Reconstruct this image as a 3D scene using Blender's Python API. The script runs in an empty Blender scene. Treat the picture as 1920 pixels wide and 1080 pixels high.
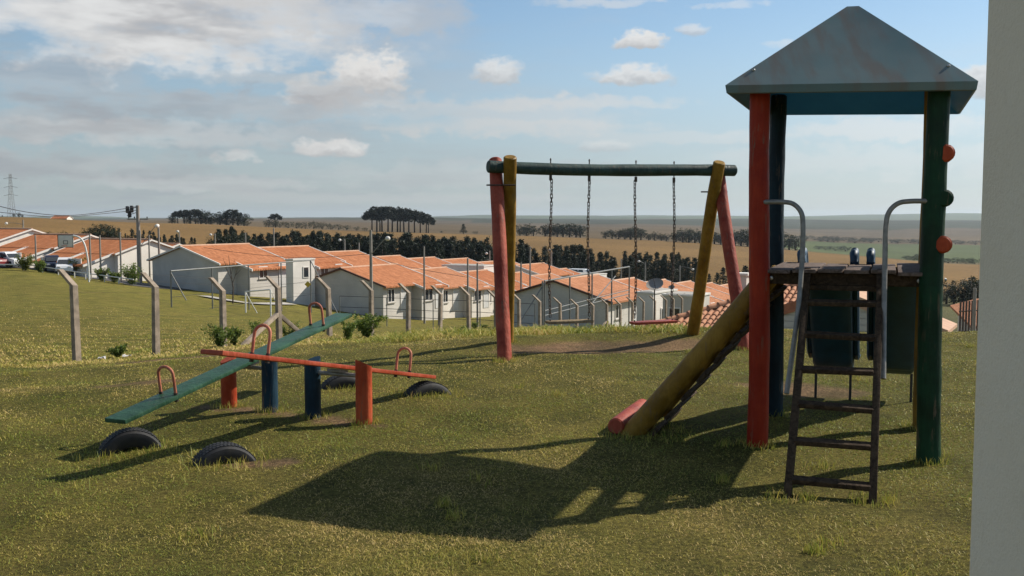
import bpy, bmesh, math, random
import numpy as np
from mathutils import Vector, Matrix
R = math.radians
random.seed(7); rng = np.random.default_rng(7)
S = bpy.context.scene
COL = S.collection

# ------------------------------------------------------------------ camera
F, HY, EYE = 1860.0, 408.0, 1.6
PITCH = math.atan((540 - HY) / F); CP, SP = math.cos(PITCH), math.sin(PITCH)
cam = bpy.data.cameras.new('camera'); camo = bpy.data.objects.new('camera', cam); COL.objects.link(camo)
cam.sensor_width = 36; cam.lens = 36 * F / 1920; cam.clip_end = 40000; cam.clip_start = .05
camo.location = (0, 0, EYE); camo.rotation_euler = (math.pi / 2 - PITCH, 0, 0)
S.camera = camo

# ------------------------------------------------------------------ render / exposure
S.render.engine = 'CYCLES'
S.view_settings.view_transform = 'Standard'; S.view_settings.look = 'None'
S.view_settings.exposure = 0.22; S.view_settings.gamma = 1; S.view_settings.use_curve_mapping = False
cy = S.cycles
cy.use_denoising = True; cy.max_bounces = 5; cy.diffuse_bounces = 2; cy.glossy_bounces = 2
cy.transmission_bounces = 3; cy.transparent_max_bounces = 6; cy.volume_bounces = 0
cy.caustics_reflective = False; cy.caustics_refractive = False; cy.sample_clamp_indirect = 6

# ------------------------------------------------------------------ sun and sky
SUN_AZ, SUN_EL = R(63.6), R(37.5)          # azimuth from +Y towards +X
sd = Vector((math.sin(SUN_AZ) * math.cos(SUN_EL), math.cos(SUN_AZ) * math.cos(SUN_EL), math.sin(SUN_EL)))
sl = bpy.data.lights.new('sun', 'SUN'); sl.energy = 5.0; sl.angle = R(.53); sl.color = (1, .93, .82)
so = bpy.data.objects.new('sun', sl); COL.objects.link(so); so.rotation_euler = sd.to_track_quat('Z', 'Y').to_euler()

class NT:                                   # tiny node-tree helper
    def __init__(s, tree): s.t = tree; s.n = tree.nodes; s.l = tree.links
    def new(s, typ, ins=None, **kw):
        nd = s.n.new(typ)
        for k, v in kw.items(): setattr(nd, k, v)
        for k, v in (ins or {}).items(): s.put(nd.inputs[k], v)
        return nd
    def put(s, sock, v):
        if isinstance(v, bpy.types.NodeSocket): s.l.new(v, sock)
        else:
            if sock.type == 'RGBA' and not isinstance(v, (int, float)) and len(v) == 3: v = (*v, 1)
            sock.default_value = v
    def m(s, op, a, b=0., c=0., clamp=False):
        nd = s.new('ShaderNodeMath', {0: a, 1: b, 2: c}, operation=op, use_clamp=clamp); return nd.outputs[0]
    def vm(s, op, a, b=(0, 0, 0)):
        nd = s.new('ShaderNodeVectorMath', operation=op); s.put(nd.inputs[0], a); s.put(nd.inputs[1], b)
        return nd.outputs['Value' if op in ('DOT_PRODUCT', 'LENGTH') else 'Vector']
    def noise(s, vec, scale, detail=4, rough=.55, dist=0., out='Fac', dim='3D'):
        nd = s.new('ShaderNodeTexNoise', noise_dimensions=dim, ins={'Vector': vec, 'Scale': scale, 'Detail': detail, 'Roughness': rough, 'Distortion': dist})
        return nd.outputs[out]
    def ramp(s, fac, a, b, to0=0., to1=1., smooth=True):
        nd = s.new('ShaderNodeMapRange', {0: fac, 1: a, 2: b, 3: to0, 4: to1}, interpolation_type='SMOOTHSTEP' if smooth else 'LINEAR')
        return nd.outputs[0]
    def mix(s, fac, a, b, mode='MIX'):
        nd = s.new('ShaderNodeMix', data_type='RGBA', blend_type=mode)
        s.put(nd.inputs[0], fac); s.put(nd.inputs[6], a); s.put(nd.inputs[7], b); return nd.outputs[2]

W = bpy.data.worlds.new('World'); S.world = W; W.use_nodes = True
w = NT(W.node_tree); w.n.clear()
sky = w.new('ShaderNodeTexSky', sky_type='NISHITA', sun_disc=False, sun_elevation=SUN_EL, sun_rotation=SUN_AZ,
            altitude=900, air_density=1.0, dust_density=.7, ozone_density=1.2)
gv = w.new('ShaderNodeTexCoord').outputs['Generated']
sx = w.new('ShaderNodeSeparateXYZ', {0: gv})
az = w.m('MULTIPLY', w.m('ARCTAN2', sx.outputs[0], sx.outputs[1]), 180 / math.pi)      # degrees
el = w.m('MULTIPLY', w.m('ARCSINE', sx.outputs[2]), 180 / math.pi)
# high cloud sheet, projected on a flat layer overhead so it compresses toward the horizon
zz = w.m('ADD', w.m('MAXIMUM', sx.outputs[2], 0.), .07)
pl = w.new('ShaderNodeCombineXYZ', {0: w.m('DIVIDE', sx.outputs[0], zz), 1: w.m('DIVIDE', sx.outputs[1], zz), 2: 0.}).outputs[0]
n1 = w.noise(pl, .55, 4, .6, .0, dim='2D')
n2 = w.noise(w.vm('ADD', pl, (31.7, 8.2, 3.)), 1.6, 3, .6, .0, dim='2D')
sheet = w.ramp(w.m('ADD', w.m('MULTIPLY', n1, .65), w.m('MULTIPLY', n2, .35)), .45, .66)
# local cumulus, each with its own place on the sky
aev = w.new('ShaderNodeCombineXYZ', {0: az, 1: w.m('MULTIPLY', el, 1.7), 2: 0.}).outputs[0]
wob = w.noise(aev, .55, 3, .6, out='Color', dim='2D')
wob2 = w.noise(aev, 1.6, 4, .65, dim='2D')
ws = w.new('ShaderNodeSeparateXYZ', {0: wob})
stv = w.new('ShaderNodeCombineXYZ', {0: w.m('MULTIPLY', az, .16), 1: w.m('MULTIPLY', el, .62), 2: 0.}).outputs[0]
streak = w.noise(stv, 1.0, 4, .55, dim='2D')
def sky_deg(px, py):
    u, v = (px - 960) / F, (py - 540) / F
    d = Vector((u, CP - v * SP, -(SP + v * CP))).normalized()
    return math.degrees(math.atan2(d.x, d.y)), math.degrees(math.asin(d.z))
def puff(px, py, rx, ry, soft=.55, amp=1.1, flat=True, nz=None):
    a0, e0 = sky_deg(px, py); k = F / 57.3
    dx = w.m('DIVIDE', w.m('ADD', w.m('SUBTRACT', az, a0), w.m('MULTIPLY', w.m('SUBTRACT', ws.outputs[0], .5), 3.2 * amp * min(1, rx / 70))), rx / k)
    dy = w.m('DIVIDE', w.m('ADD', w.m('SUBTRACT', el, e0), w.m('MULTIPLY', w.m('SUBTRACT', ws.outputs[1], .5), 2.6 * amp * min(1, ry / 50))), ry / k)
    if flat: dy = w.m('MULTIPLY', dy, w.m('ADD', 1., w.m('MULTIPLY', w.m('LESS_THAN', dy, 0.), .5)))
    r2 = w.m('ADD', w.m('MULTIPLY', dx, dx), w.m('MULTIPLY', dy, dy))
    r2 = w.m('ADD', r2, w.m('MULTIPLY', w.m('SUBTRACT', wob2 if nz is None else nz, .5), 1.5 * amp))
    body = w.ramp(r2, 1.0 + soft * .3, 1.0 - soft)
    return body, dy
def cloud_col(dy, top, bot):
    return w.mix(w.ramp(w.m('ADD', dy, w.m('MULTIPLY', w.m('SUBTRACT', wob2, .5), 1.2)), -.8, .7), bot, top)
skyc = w.mix(1., sky.outputs[0], (.90, .97, .96), 'MULTIPLY')          # the camera's cooler white balance
CB = 5.9                                              # brightness of a sunlit cloud, in sky-texture units
lit = (CB, CB * .985, CB * .96); grey = (CB * .50, CB * .50, CB * .53); mid = (CB * .72, CB * .71, CB * .71)
lowband = w.ramp(el, 13., 1., 0., 1.)
fwd = w.m('MAXIMUM', w.vm('DOT_PRODUCT', gv, tuple(sd)), 0.)          # thin cloud glows toward the sun and is dimmer away from it
glow = w.m('ADD', .72, w.m('MULTIPLY', w.m('MULTIPLY', fwd, fwd), 1.0))
def glowc(col): return w.vm('SCALE', col) if False else w.mix(1., col, w.new('ShaderNodeCombineColor', {0: glow, 1: glow, 2: glow}).outputs[0], 'MULTIPLY')
left = w.ramp(az, 12., -28., .22, 1.)                  # the sheet thins out to the right
c = w.mix(w.m('MULTIPLY', w.m('MULTIPLY', sheet, left), .6), skyc, glowc(w.mix(n2, grey, lit)))
c = w.mix(w.m('MULTIPLY', lowband, .72), c, glowc((CB * .60, CB * .685, CB * .79)))         # thin veil toward the horizon
PUFFS = [  # px, py, rx, ry, opacity, softness, lit-or-grey, flat base
    (300, 30, 330, 105, .92, .98, 'big', False), (640, 22, 230, 45, .55, .9, 'mid', False), (120, 150, 150, 60, .45, .95, 'grey', False),
    (660, 185, 130, 30, .55, .9, 'mid', True), (692, 142, 74, 50, .97, .7, 'lit', True), (600, 175, 80, 28, .6, .9, 'mid', True),
    (930, 138, 52, 34, .75, .8, 'lit', True), (1197, 78, 52, 22, .9, .6, 'lit', True), (1190, 147, 85, 24, .8, .8, 'lit', True),
    (1300, 57, 34, 13, .6, .8, 'lit', True), (622, 280, 70, 22, .85, .7, 'lit', True), (448, 297, 50, 16, .6, .8, 'mid', True), (60, 230, 200, 40, .5, .98, 'grey', False), (300, 250, 320, 30, .4, .98, 'mid', False), (900, 330, 400, 26, .25, .98, 'mid', False), (640, 105, 200, 28, .35, .98, 'mid', False),
    (470, 200, 260, 28, .5, .95, 'grey', False), (880, 215, 300, 36, .45, .95, 'wisp', False), (130, 310, 220, 26, .5, .95, 'grey', False),
    (1640, 240, 230, 20, .5, .95, 'wisp', False), (1650, 305, 380, 30, .3, .98, 'wisp', False), (1040, 192, 240, 15, .6, .95, 'wisp', False), (960, 240, 300, 16, .5, .95, 'wisp', False), (1260, 258, 260, 12, .35, .95, 'wisp', False), (520, 150, 240, 14, .4, .95, 'wisp', False), (700, 372, 420, 10, .35, .95, 'wisp', False), (1120, 5, 120, 10, .5, .9, 'wisp', False), (1370, 8, 70, 9, .4, .9, 'wisp', False), (1460, 82, 30, 8, .4, .9, 'wisp', False), (1880, 150, 110, 34, .8, .8, 'lit', False), (1140, 275, 60, 12, .4, .9, 'lit', False),
    (380, 345, 260, 16, .4, .95, 'mid', False)]
for (px, py, rx, ry, op, soft, kind, flat) in PUFFS:
    b, dy = puff(px, py, rx, ry, soft, .72 if kind == 'lit' else 1.5, flat, None if kind == 'lit' else streak)
    if kind == 'lit': cc = cloud_col(dy, (CB * 1.12, CB * 1.1, CB * 1.07), mid)
    elif kind == 'wisp': cc = glowc((CB * 1.0, CB * 1.0, CB * .99))
    elif kind == 'mid': cc = w.mix(w.ramp(streak, .35, .65), mid, lit)
    elif kind == 'grey': cc = w.mix(w.ramp(streak, .35, .65), grey, mid)
    else: cc = w.mix(w.ramp(w.m('ADD', b, w.m('MULTIPLY', w.m('SUBTRACT', streak, .5), 2.2)), .5, 1.5), (CB * 1.08, CB * 1.07, CB * 1.05), (CB * .5, CB * .485, CB * .495))
    c = w.mix(w.m('MULTIPLY', b, op), c, cc)
bg = w.new('ShaderNodeBackground', {'Color': c, 'Strength': .106})
w.l.new(bg.outputs[0], w.new('ShaderNodeOutputWorld').inputs[0])

W.cycles.sampling_method = 'MANUAL'; W.cycles.sample_map_resolution = 512
# ------------------------------------------------------------------ pixel <-> place
def ray(px, py):
    u, v = (px - 960) / F, (py - 540) / F
    return u, CP - v * SP, -(SP + v * CP)             # x, forward, up
def at(px, py, D):                                    # the point seen at a pixel, D metres ahead
    x, f, u = ray(px, py); t = D / f
    return Vector((x * t, D, EYE + u * t))

# ------------------------------------------------------------------ terrain heights (metres, from what stands on them)
TAB = {
 -400: [(0,0),(7.5,0),(11,-.15),(17,-.92),(26,-1.7),(45,-2.5),(70,-3.0),(104,-3.2),(150,-3.4),(270,-2),(430,2.6),(600,-1),(1200,-3),(2600,-5),(8000,0),(13000,-20)],
 20:   [(0,0),(8,0),(11,-.15),(17,-.92),(26,-1.7),(45,-2.55),(70,-3.1),(100,-3.3),(150,-3.6),(270,-2.4),(430,1.9),(600,-1),(1200,-3),(2600,-5),(8000,0),(13000,-20)],
 180:  [(0,0),(8.4,0),(11,-.1),(17.5,-.93),(26,-1.75),(45,-2.75),(70,-3.6),(100,-4.2),(150,-4.6),(260,-4),(460,.2),(600,-1.5),(1200,-3),(2600,-5),(8000,0),(13000,-20)],
 340:  [(0,0),(9,0),(12,-.14),(18,-.9),(24.5,-1.55),(40,-2.8),(65,-4.1),(92,-4.9),(110,-5.2),(150,-5.5),(240,-7),(300,-6.5),(560,-1.6),(700,-3),(1200,-3.2),(2600,-4),(8000,0),(13000,-20)],
 520:  [(0,0),(9.6,0),(13,-.14),(18,-.75),(25.6,-1.5),(40,-3.0),(62,-4.6),(90,-5.8),(110,-6.3),(160,-8),(250,-11),(300,-10),(570,-4),(760,-6),(1300,-6),(2600,-5),(8000,0),(13000,-20)],
 650:  [(0,0),(10,0),(13,-.1),(18,-.65),(28,-1.75),(45,-3.6),(65,-5.2),(88,-6.8),(110,-7.4),(160,-10),(250,-14),(310,-13),(600,-6),(760,-8),(1600,-8),(3000,-6),(8000,0),(13000,-20)],
 830:  [(0,0),(12,0),(15,-.2),(20,-.85),(31,-2.15),(50,-4.3),(75,-6.9),(100,-8.3),(160,-11),(250,-15),(310,-14),(600,-8),(760,-10),(1600,-10),(2500,-9.5),(3600,-2.5),(5000,-5),(8000,5),(13000,-20)],
 1040: [(0,0),(13,0),(16,-.28),(25,-1.25),(40,-2.85),(48,-3.65),(60,-5.2),(80,-7.3),(110,-9),(160,-11.5),(250,-15),(310,-14.5),(600,-10.5),(760,-13),(1600,-14),(2500,-14.5),(3600,-3),(5000,-6),(8000,10),(13000,-20)],
 1160: [(0,0),(14,0),(16,-.3),(25,-1.9),(40,-3.6),(52,-4.9),(80,-7.6),(110,-9.5),(160,-11.7),(250,-15),(310,-14.5),(600,-12),(760,-14.5),(1600,-15),(2500,-15),(3600,-4),(5000,-7),(8000,10),(13000,-20)],
 1300: [(0,0),(14.1,0),(16,-.45),(25,-3.0),(40,-5.2),(60,-7),(82,-8.5),(110,-10),(160,-12),(260,-14.5),(310,-14),(600,-14),(760,-18),(1600,-17),(2600,-17),(3800,-6),(5000,-8),(8000,13),(13000,-20)],
 1580: [(0,0),(14,0),(15.5,-.5),(20,-2.2),(26,-4.0),(36,-5.2),(60,-7),(90,-9.5),(160,-13),(260,-16),(400,-17.5),(560,-19.5),(1000,-34),(1600,-36),(2900,-27),(4200,-12),(5500,-12),(8000,22),(13000,-10)],
 1830: [(0,0),(13.8,0),(15.5,-.5),(20,-2.2),(26,-4.0),(36,-5.2),(60,-7.2),(90,-10),(160,-14),(260,-17),(400,-20.5),(560,-25),(1000,-41),(1600,-40),(2900,-28),(4200,-12),(5500,-12),(8000,28),(13000,-10)],
 2300: [(0,0),(13.8,0),(15.5,-.5),(20,-2.2),(26,-4.0),(36,-5.2),(60,-7.2),(90,-10),(160,-14),(260,-17),(400,-21),(560,-27),(1000,-42),(1600,-41),(2900,-28),(4200,-12),(5500,-12),(8000,30),(13000,-10)],
}
def pchip(x, y, xi):
    x = np.asarray(x, float); y = np.asarray(y, float); h = np.diff(x); d = np.diff(y, axis=0) / h[(...,) + (None,) * (y.ndim - 1)]
    m = np.zeros_like(y); m[0] = d[0]; m[-1] = d[-1]
    s = d[:-1] * d[1:]; m[1:-1] = np.where(s > 0, 2 * d[:-1] * d[1:] / np.where(d[:-1] + d[1:] == 0, 1, d[:-1] + d[1:]), 0)
    i = np.clip(np.searchsorted(x, xi) - 1, 0, len(x) - 2); ex = (...,) + (None,) * (y.ndim - 1)
    t = ((xi - x[i]) / h[i])[ex]; hh = h[i][ex]
    return (2*t**3-3*t**2+1)*y[i] + (t**3-2*t**2+t)*hh*m[i] + (-2*t**3+3*t**2)*y[i+1] + (t**3-t**2)*hh*m[i+1]
LG = np.linspace(math.log(4), math.log(13004), 900)
PXS = np.array(sorted(TAB))
cols = np.array([pchip(np.log(np.array([a for a, _ in TAB[p]]) + 4), [b for _, b in TAB[p]], LG) for p in PXS])
PXG = np.linspace(-400, 2300, 361)
GRID = pchip(PXS, cols, PXG)                          # px x logD
kern = np.exp(-np.linspace(-1.5, 1.5, 9)**2); kern /= kern.sum()
pad = np.pad(GRID, ((4, 4), (0, 0)), mode='edge')
GRID = sum(kern[k] * pad[k:k + GRID.shape[0]] for k in range(9))
AZ_MAX = math.atan((2300 - 960) / F)
DIRT = [(1.05, 12.3, 1.2, .62, .3), (2.0, 12.75, .95, .5, .3), (-1.62, 6.32, .24, .12, 0.), (2.75, 9.2, .6, .3, -.36), (-2.2, 8.05, .5, .12, -.4), (-1.4, 7.7, .45, .10, -.4),
        (-3.6, 9.6, .45, .12, .2), (-4.2, 12.6, .9, .22, .1)]
def H(x, y):
    x = np.asarray(x, float); y = np.asarray(y, float)
    r = np.hypot(x, y); a = np.arctan2(x, y); ac = np.clip(a, -AZ_MAX, AZ_MAX)
    D = np.clip(r * np.cos(ac), 0, 12990); px = np.clip(960 + F * np.tan(ac), -400, 2300)
    fi = np.clip((px + 400) / 7.5, 0, 359.999); i = fi.astype(int); ti = fi - i
    fj = np.clip((np.log(D + 4) - LG[0]) / (LG[1] - LG[0]), 0, 898.999); j = fj.astype(int); tj = fj - j
    def samp(i, ti): return (GRID[i, j]*(1-tj)+GRID[i, j+1]*tj)*(1-ti) + (GRID[i+1, j]*(1-tj)+GRID[i+1, j+1]*tj)*ti
    z = samp(i, ti)
    e = np.clip((np.abs(a) - AZ_MAX) / (math.pi - AZ_MAX), 0, 1); e = e*e*(3-2*e)
    mean = .5 * ((GRID[0, j]*(1-tj)+GRID[0, j+1]*tj) + (GRID[-1, j]*(1-tj)+GRID[-1, j+1]*tj))
    z = z * (1 - e) + mean * e
    near = np.clip(1 - r / 60, 0, 1)
    z = z + near * (.018*np.sin(1.7*x+.6*y) + .014*np.sin(2.9*y-1.1*x+1.3) + .008*np.sin(6.1*x+4.3*y)) * np.clip(r / 3, 0, 1)
    for (cx, cyy, rx, ry, rot) in DIRT[:2]:
        dx, dy = x - cx, y - cyy; c_, s_ = math.cos(rot), math.sin(rot)
        z = z - .05 * np.exp(-(((dx*c_+dy*s_)/rx)**2 + ((-dx*s_+dy*c_)/ry)**2))
    far = np.clip((r - 200) / 800, 0, 1)
    z = z + far * (1.1*np.sin(x/140+.3)*np.sin(y/310) + .7*np.sin(x/57+y/91))*np.clip(r/1500, .35, 2.5)
    fh = np.clip((r - 5000) / 2500, 0, 1)
    z = z + fh * (7*np.sin(x/620+1.1) + 5*np.sin(x/270+y/900) + 3*np.sin(x/120+.6*y/200)) - 3*np.clip((r-2300)/900,0,1)*(1-fh)*np.sin(x/300+.5)
    return z
def Hs(x, y): return float(H(np.array([x]), np.array([y]))[0])
def ground(px, py):                                   # the point of the terrain seen at a pixel
    x, f, u = ray(px, py)
    D = np.exp(np.linspace(math.log(2.5), math.log(12000), 4000)); t = D / f
    z = EYE + u * t; h = H(x * t, D); k = int(np.argmax(z < h)); return Vector((x * t[k], D[k], h[k]))

# ------------------------------------------------------------------ mesh helpers
class MB:
    def __init__(s): s.v = []; s.f = []
    def add(s, vs, fs):
        o = len(s.v); s.v += [tuple(p) for p in vs]; s.f += [tuple(i + o for i in q) for q in fs]; return s
    def box(s, c, size, rot=None, bev=0.):
        x, y, z = (q / 2 for q in size); c = Vector(c); rot = rot or Matrix.Identity(3)
        if bev:
            bm = bmesh.new(); bmesh.ops.create_cube(bm, size=1)
            for q in bm.verts: q.co = Vector((q.co.x * size[0], q.co.y * size[1], q.co.z * size[2]))
            bmesh.ops.bevel(bm, geom=list(bm.edges), offset=bev, segments=2, affect='EDGES', profile=.6)
            bm.verts.index_update(); vs = [c + rot @ q.co for q in bm.verts]; fs = [[q.index for q in g.verts] for g in bm.faces]; bm.free()
            return s.add(vs, fs)
        vs = [c + rot @ Vector((a * x, b * y, d * z)) for a in (-1, 1) for b in (-1, 1) for d in (-1, 1)]
        return s.add(vs, [(0, 1, 3, 2), (4, 6, 7, 5), (0, 4, 5, 1), (2, 3, 7, 6), (0, 2, 6, 4), (1, 5, 7, 3)])
    def tube(s, pts, rad, n=12, cap=True, cham=0., closed=False, up=None):
        pts = [Vector(p) for p in pts]
        rad = list(rad) if hasattr(rad, '__len__') else [rad] * len(pts)
        if cham:
            a = (pts[1] - pts[0]).normalized(); b = (pts[-1] - pts[-2]).normalized()
            pts = [pts[0], pts[0] + a * cham] + pts[1:-1] + [pts[-1] - b * cham, pts[-1]]
            rad = [rad[0] - cham, rad[0]] + rad[1:-1] + [rad[-1], rad[-1] - cham]
        N = len(pts); vs = []; fr = None
        for i, p in enumerate(pts):
            if closed: t = pts[(i + 1) % N] - pts[i - 1]
            else: t = pts[min(i + 1, N - 1)] - pts[max(i - 1, 0)]
            t.normalize()
            if fr is None: fr = t.orthogonal().normalized() if up is None else (Vector(up) - t * t.dot(Vector(up))).normalized()
            else: fr = (fr - t * t.dot(fr)).normalized()
            bn = t.cross(fr)
            vs += [p + (fr * math.cos(2 * math.pi * k / n) + bn * math.sin(2 * math.pi * k / n)) * rad[i] for k in range(n)]
        fs = []
        for i in range(N if closed else N - 1):
            j = (i + 1) % N
            fs += [(i * n + k, i * n + (k + 1) % n, j * n + (k + 1) % n, j * n + k) for k in range(n)]
        if cap and not closed: fs += [tuple(range(n - 1, -1, -1)), tuple(range((N - 1) * n, N * n))]
        return s.add(vs, fs)
    def log(s, a, b, r0, r1=None, seg=9, n=18, wob=.04, bend=.008, seed=0):   # a slightly crooked, peeled pole
        rr = random.Random(seed); a, b = Vector(a), Vector(b); r1 = r1 or r0; L = (b - a).length
        d = (b - a).normalized(); o1 = d.orthogonal().normalized(); o2 = d.cross(o1)
        pts = []; rad = []; p1, p2 = rr.random() * 6, rr.random() * 6
        for i in range(seg + 1):
            t = i / seg
            pts.append(a.lerp(b, t) + o1 * bend * L * math.sin(p1 + t * 4.) + o2 * bend * L * math.sin(p2 + t * 5.))
            rad.append((r0 + (r1 - r0) * t) * (1 + wob * (rr.random() - .5) * 2))
        return s.tube(pts, rad, n, cham=.012)
    def lathe(s, prof, c, axis=(0, 0, 1), n=24, a0=0., a1=2 * math.pi):
        ax = Vector(axis).normalized(); o1 = ax.orthogonal().normalized(); o2 = ax.cross(o1); c = Vector(c)
        full = abs(a1 - a0 - 2 * math.pi) < 1e-6; k = n if full else n + 1; m = len(prof); vs = []
        for i in range(k):
            th = a0 + (a1 - a0) * i / n
            vs += [c + ax * h + (o1 * math.cos(th) + o2 * math.sin(th)) * r for r, h in prof]
        fs = []
        for i in range(n):
            j = (i + 1) % k
            fs += [(i * m + q, j * m + q, j * m + q + 1, i * m + q + 1) for q in range(m - 1)]
        return s.add(vs, fs)
    def prism(s, poly, ext):                          # polygon of 3-D points pushed along ext
        poly = [Vector(p) for p in poly]; e = Vector(ext); n = len(poly)
        return s.add(poly + [p + e for p in poly], [tuple(range(n - 1, -1, -1)), tuple(range(n, 2 * n))] + [(i, (i + 1) % n, n + (i + 1) % n, n + i) for i in range(n)])
ORG = {}
def finish(o, parent, label, cat, group, kind):
    COL.objects.link(o)
    if parent is not None: o.parent = parent
    if label: o['label'] = label
    if cat: o['category'] = cat
    if group: o['group'] = group
    if kind: o['kind'] = kind
    return o
def obj(name, mb, mat, parent=None, smooth=True, label=None, cat=None, group=None, kind=None, origin=None, angle=38):
    root = parent
    org = ORG.get(parent.name, Vector((0, 0, 0))) if parent is not None else Vector(origin or (0, 0, 0))
    me = bpy.data.meshes.new(name)
    vs = np.array(mb.v, float) - np.array(org); me.from_pydata(vs.tolist(), [], mb.f); me.validate()
    bm = bmesh.new(); bm.from_mesh(me); bmesh.ops.recalc_face_normals(bm, faces=bm.faces); bm.to_mesh(me); bm.free()
    if smooth:
        me.shade_smooth(); me.set_sharp_from_angle(angle=R(angle))
    me.materials.append(mat)
    o = bpy.data.objects.new(name, me)
    if parent is None: o.location = org
    ORG[o.name] = org
    return finish(o, parent, label, cat, group, kind)
def thing(name, label, cat, loc=(0, 0, 0), rz=0., group=None, local=False):
    o = bpy.data.objects.new(name, None); o.location = loc; o.rotation_euler = (0, 0, rz); o.empty_display_size = .2
    finish(o, None, label, cat, group, None)
    ORG[o.name] = Vector((0, 0, 0)) if local else Vector(loc)
    return o
def kids(o): return KID.get(o.name, [])
def copy_tree(o, parent=None):
    c = o.copy(); COL.objects.link(c); c.parent = parent
    for ch in o.children: copy_tree(ch, c)
    return c
def share(name, me, loc, rz, parent=None, sc=1., label=None, cat=None, group=None, kind=None):
    o = bpy.data.objects.new(name, me); o.location = loc; o.rotation_euler = (0, 0, rz)
    o.scale = (sc, sc, sc) if not hasattr(sc, '__len__') else sc
    return finish(o, parent, label, cat, group, kind)
def npmesh(name, V, Fc, mat, attr=None):              # V (n,3), Fc (m,k)
    me = bpy.data.meshes.new(name); n, m, k = len(V), len(Fc), Fc.shape[1]
    me.vertices.add(n); me.vertices.foreach_set('co', np.ascontiguousarray(V, np.float32).ravel())
    me.loops.add(m * k); me.loops.foreach_set('vertex_index', np.ascontiguousarray(Fc, np.int32).ravel())
    me.polygons.add(m); me.polygons.foreach_set('loop_start', np.arange(0, m * k, k, dtype=np.int32))
    for nm, (typ, arr) in (attr or {}).items():
        a = me.attributes.new(nm, typ, 'POINT'); a.data.foreach_set('color' if typ == 'FLOAT_COLOR' else 'value', np.ascontiguousarray(arr, np.float32).ravel())
    me.update(calc_edges=True); me.validate(); me.materials.append(mat); return me
# ------------------------------------------------------------------ materials
def mat_base(name):
    m = bpy.data.materials.new(name); m.use_nodes = True; t = NT(m.node_tree); t.n.clear()
    out = t.new('ShaderNodeOutputMaterial'); p = t.new('ShaderNodeBsdfPrincipled'); t.l.new(p.outputs[0], out.inputs[0])
    return m, t, p, out
def oc(t): return t.new('ShaderNodeTexCoord').outputs['Object']
def bumpn(t, p, h, dist, strength=1.):
    b = t.new('ShaderNodeBump', {'Height': h, 'Distance': dist, 'Strength': strength}); t.l.new(b.outputs[0], p.inputs['Normal'])
def mul(c, k): return tuple(q * k for q in c)
def plain(name, col, rough=.7, var=.3, scale=6., bump=.002, bscale=60., metal=0., spec=.4, dirt=None, dirt_amt=.0):
    m, t, p, out = mat_base(name); o = oc(t)
    n = t.noise(o, scale, 5, .6); c = t.mix(t.ramp(n, .3, .7), mul(col, 1 - var), mul(col, 1 + var * .5))
    if dirt: c = t.mix(t.m('MULTIPLY', t.ramp(t.noise(o, scale * .45, 6, .65, .6), .48, .72), dirt_amt), c, dirt)
    t.put(p.inputs['Base Color'], c); p.inputs['Roughness'].default_value = rough; p.inputs['Metallic'].default_value = metal
    p.inputs['Specular IOR Level'].default_value = spec
    if bump: bumpn(t, p, t.noise(o, bscale, 4, .6), bump)
    return m
def paint(name, col, fade, under=(.16, .11, .07), wear=.6, gloss=.45):      # painted round timber: faded, scuffed, cracked along the grain
    m, t, p, out = mat_base(name); o = oc(t)
    g = t.new('ShaderNodeMapping', {'Vector': o, 'Scale': (1, 1, .12)}).outputs[0]
    n = t.noise(o, 3.5, 6, .65); c = t.mix(t.ramp(n, .32, .68), mul(col, .72), mul(fade, 1.15))
    c = t.mix(t.ramp(t.noise(g, 9, 5, .7), .5, .8, 0., .5), c, mul(fade, 1.5))
    c = t.mix(t.ramp(t.noise(g, 55, 4, .6), .35, .75, 0., .35), c, mul(col, .55))
    chip = t.m('MULTIPLY', t.ramp(t.noise(g, 26, 6, .7, .4), .56, .62), t.ramp(t.noise(o, 2.6, 3), .42, .6))
    c = t.mix(t.m('MULTIPLY', chip, wear), c, under)
    t.put(p.inputs['Base Color'], c); t.put(p.inputs['Roughness'], t.ramp(n, .2, .8, gloss, gloss + .25)); p.inputs['Specular IOR Level'].default_value = .22
    bumpn(t, p, t.m('ADD', t.noise(g, 40, 5, .6), t.m('MULTIPLY', t.noise(o, 9, 3), 1.2)), .006)
    return m
def wood(name, col, dark, scale=22.):
    m, t, p, out = mat_base(name); o = oc(t)
    g = t.noise(o, scale, 6, .65, 1.2); c = t.mix(t.ramp(g, .3, .7), dark, col)
    c = t.mix(t.ramp(t.noise(o, 90, 3), .4, .8, 0., .4), c, mul(dark, .6))
    t.put(p.inputs['Base Color'], c); p.inputs['Roughness'].default_value = .85; p.inputs['Specular IOR Level'].default_value = .12; bumpn(t, p, t.m('ADD', g, t.noise(o, 120, 3)), .003); return m
def foliage(name, col, var=.45, tr=.35, rough=.6):
    m, t, p, out = mat_base(name)
    r = t.new('ShaderNodeAttribute', attribute_name='rnd').outputs['Fac']
    c = t.mix(r, mul(col, 1 - var), tuple(q * (1 + var) for q in col)); t.put(p.inputs['Base Color'], c); p.inputs['Roughness'].default_value = rough
    p.inputs['Specular IOR Level'].default_value = .25
    tl = t.new('ShaderNodeBsdfTranslucent', {'Color': t.mix(.5, c, (col[0] * 1.6, col[1] * 1.5, col[2] * .6))})
    mx = t.new('ShaderNodeMixShader', {0: tr}); t.l.new(p.outputs[0], mx.inputs[1]); t.l.new(tl.outputs[0], mx.inputs[2]); t.l.new(mx.outputs[0], out.inputs[0]); return m
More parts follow.
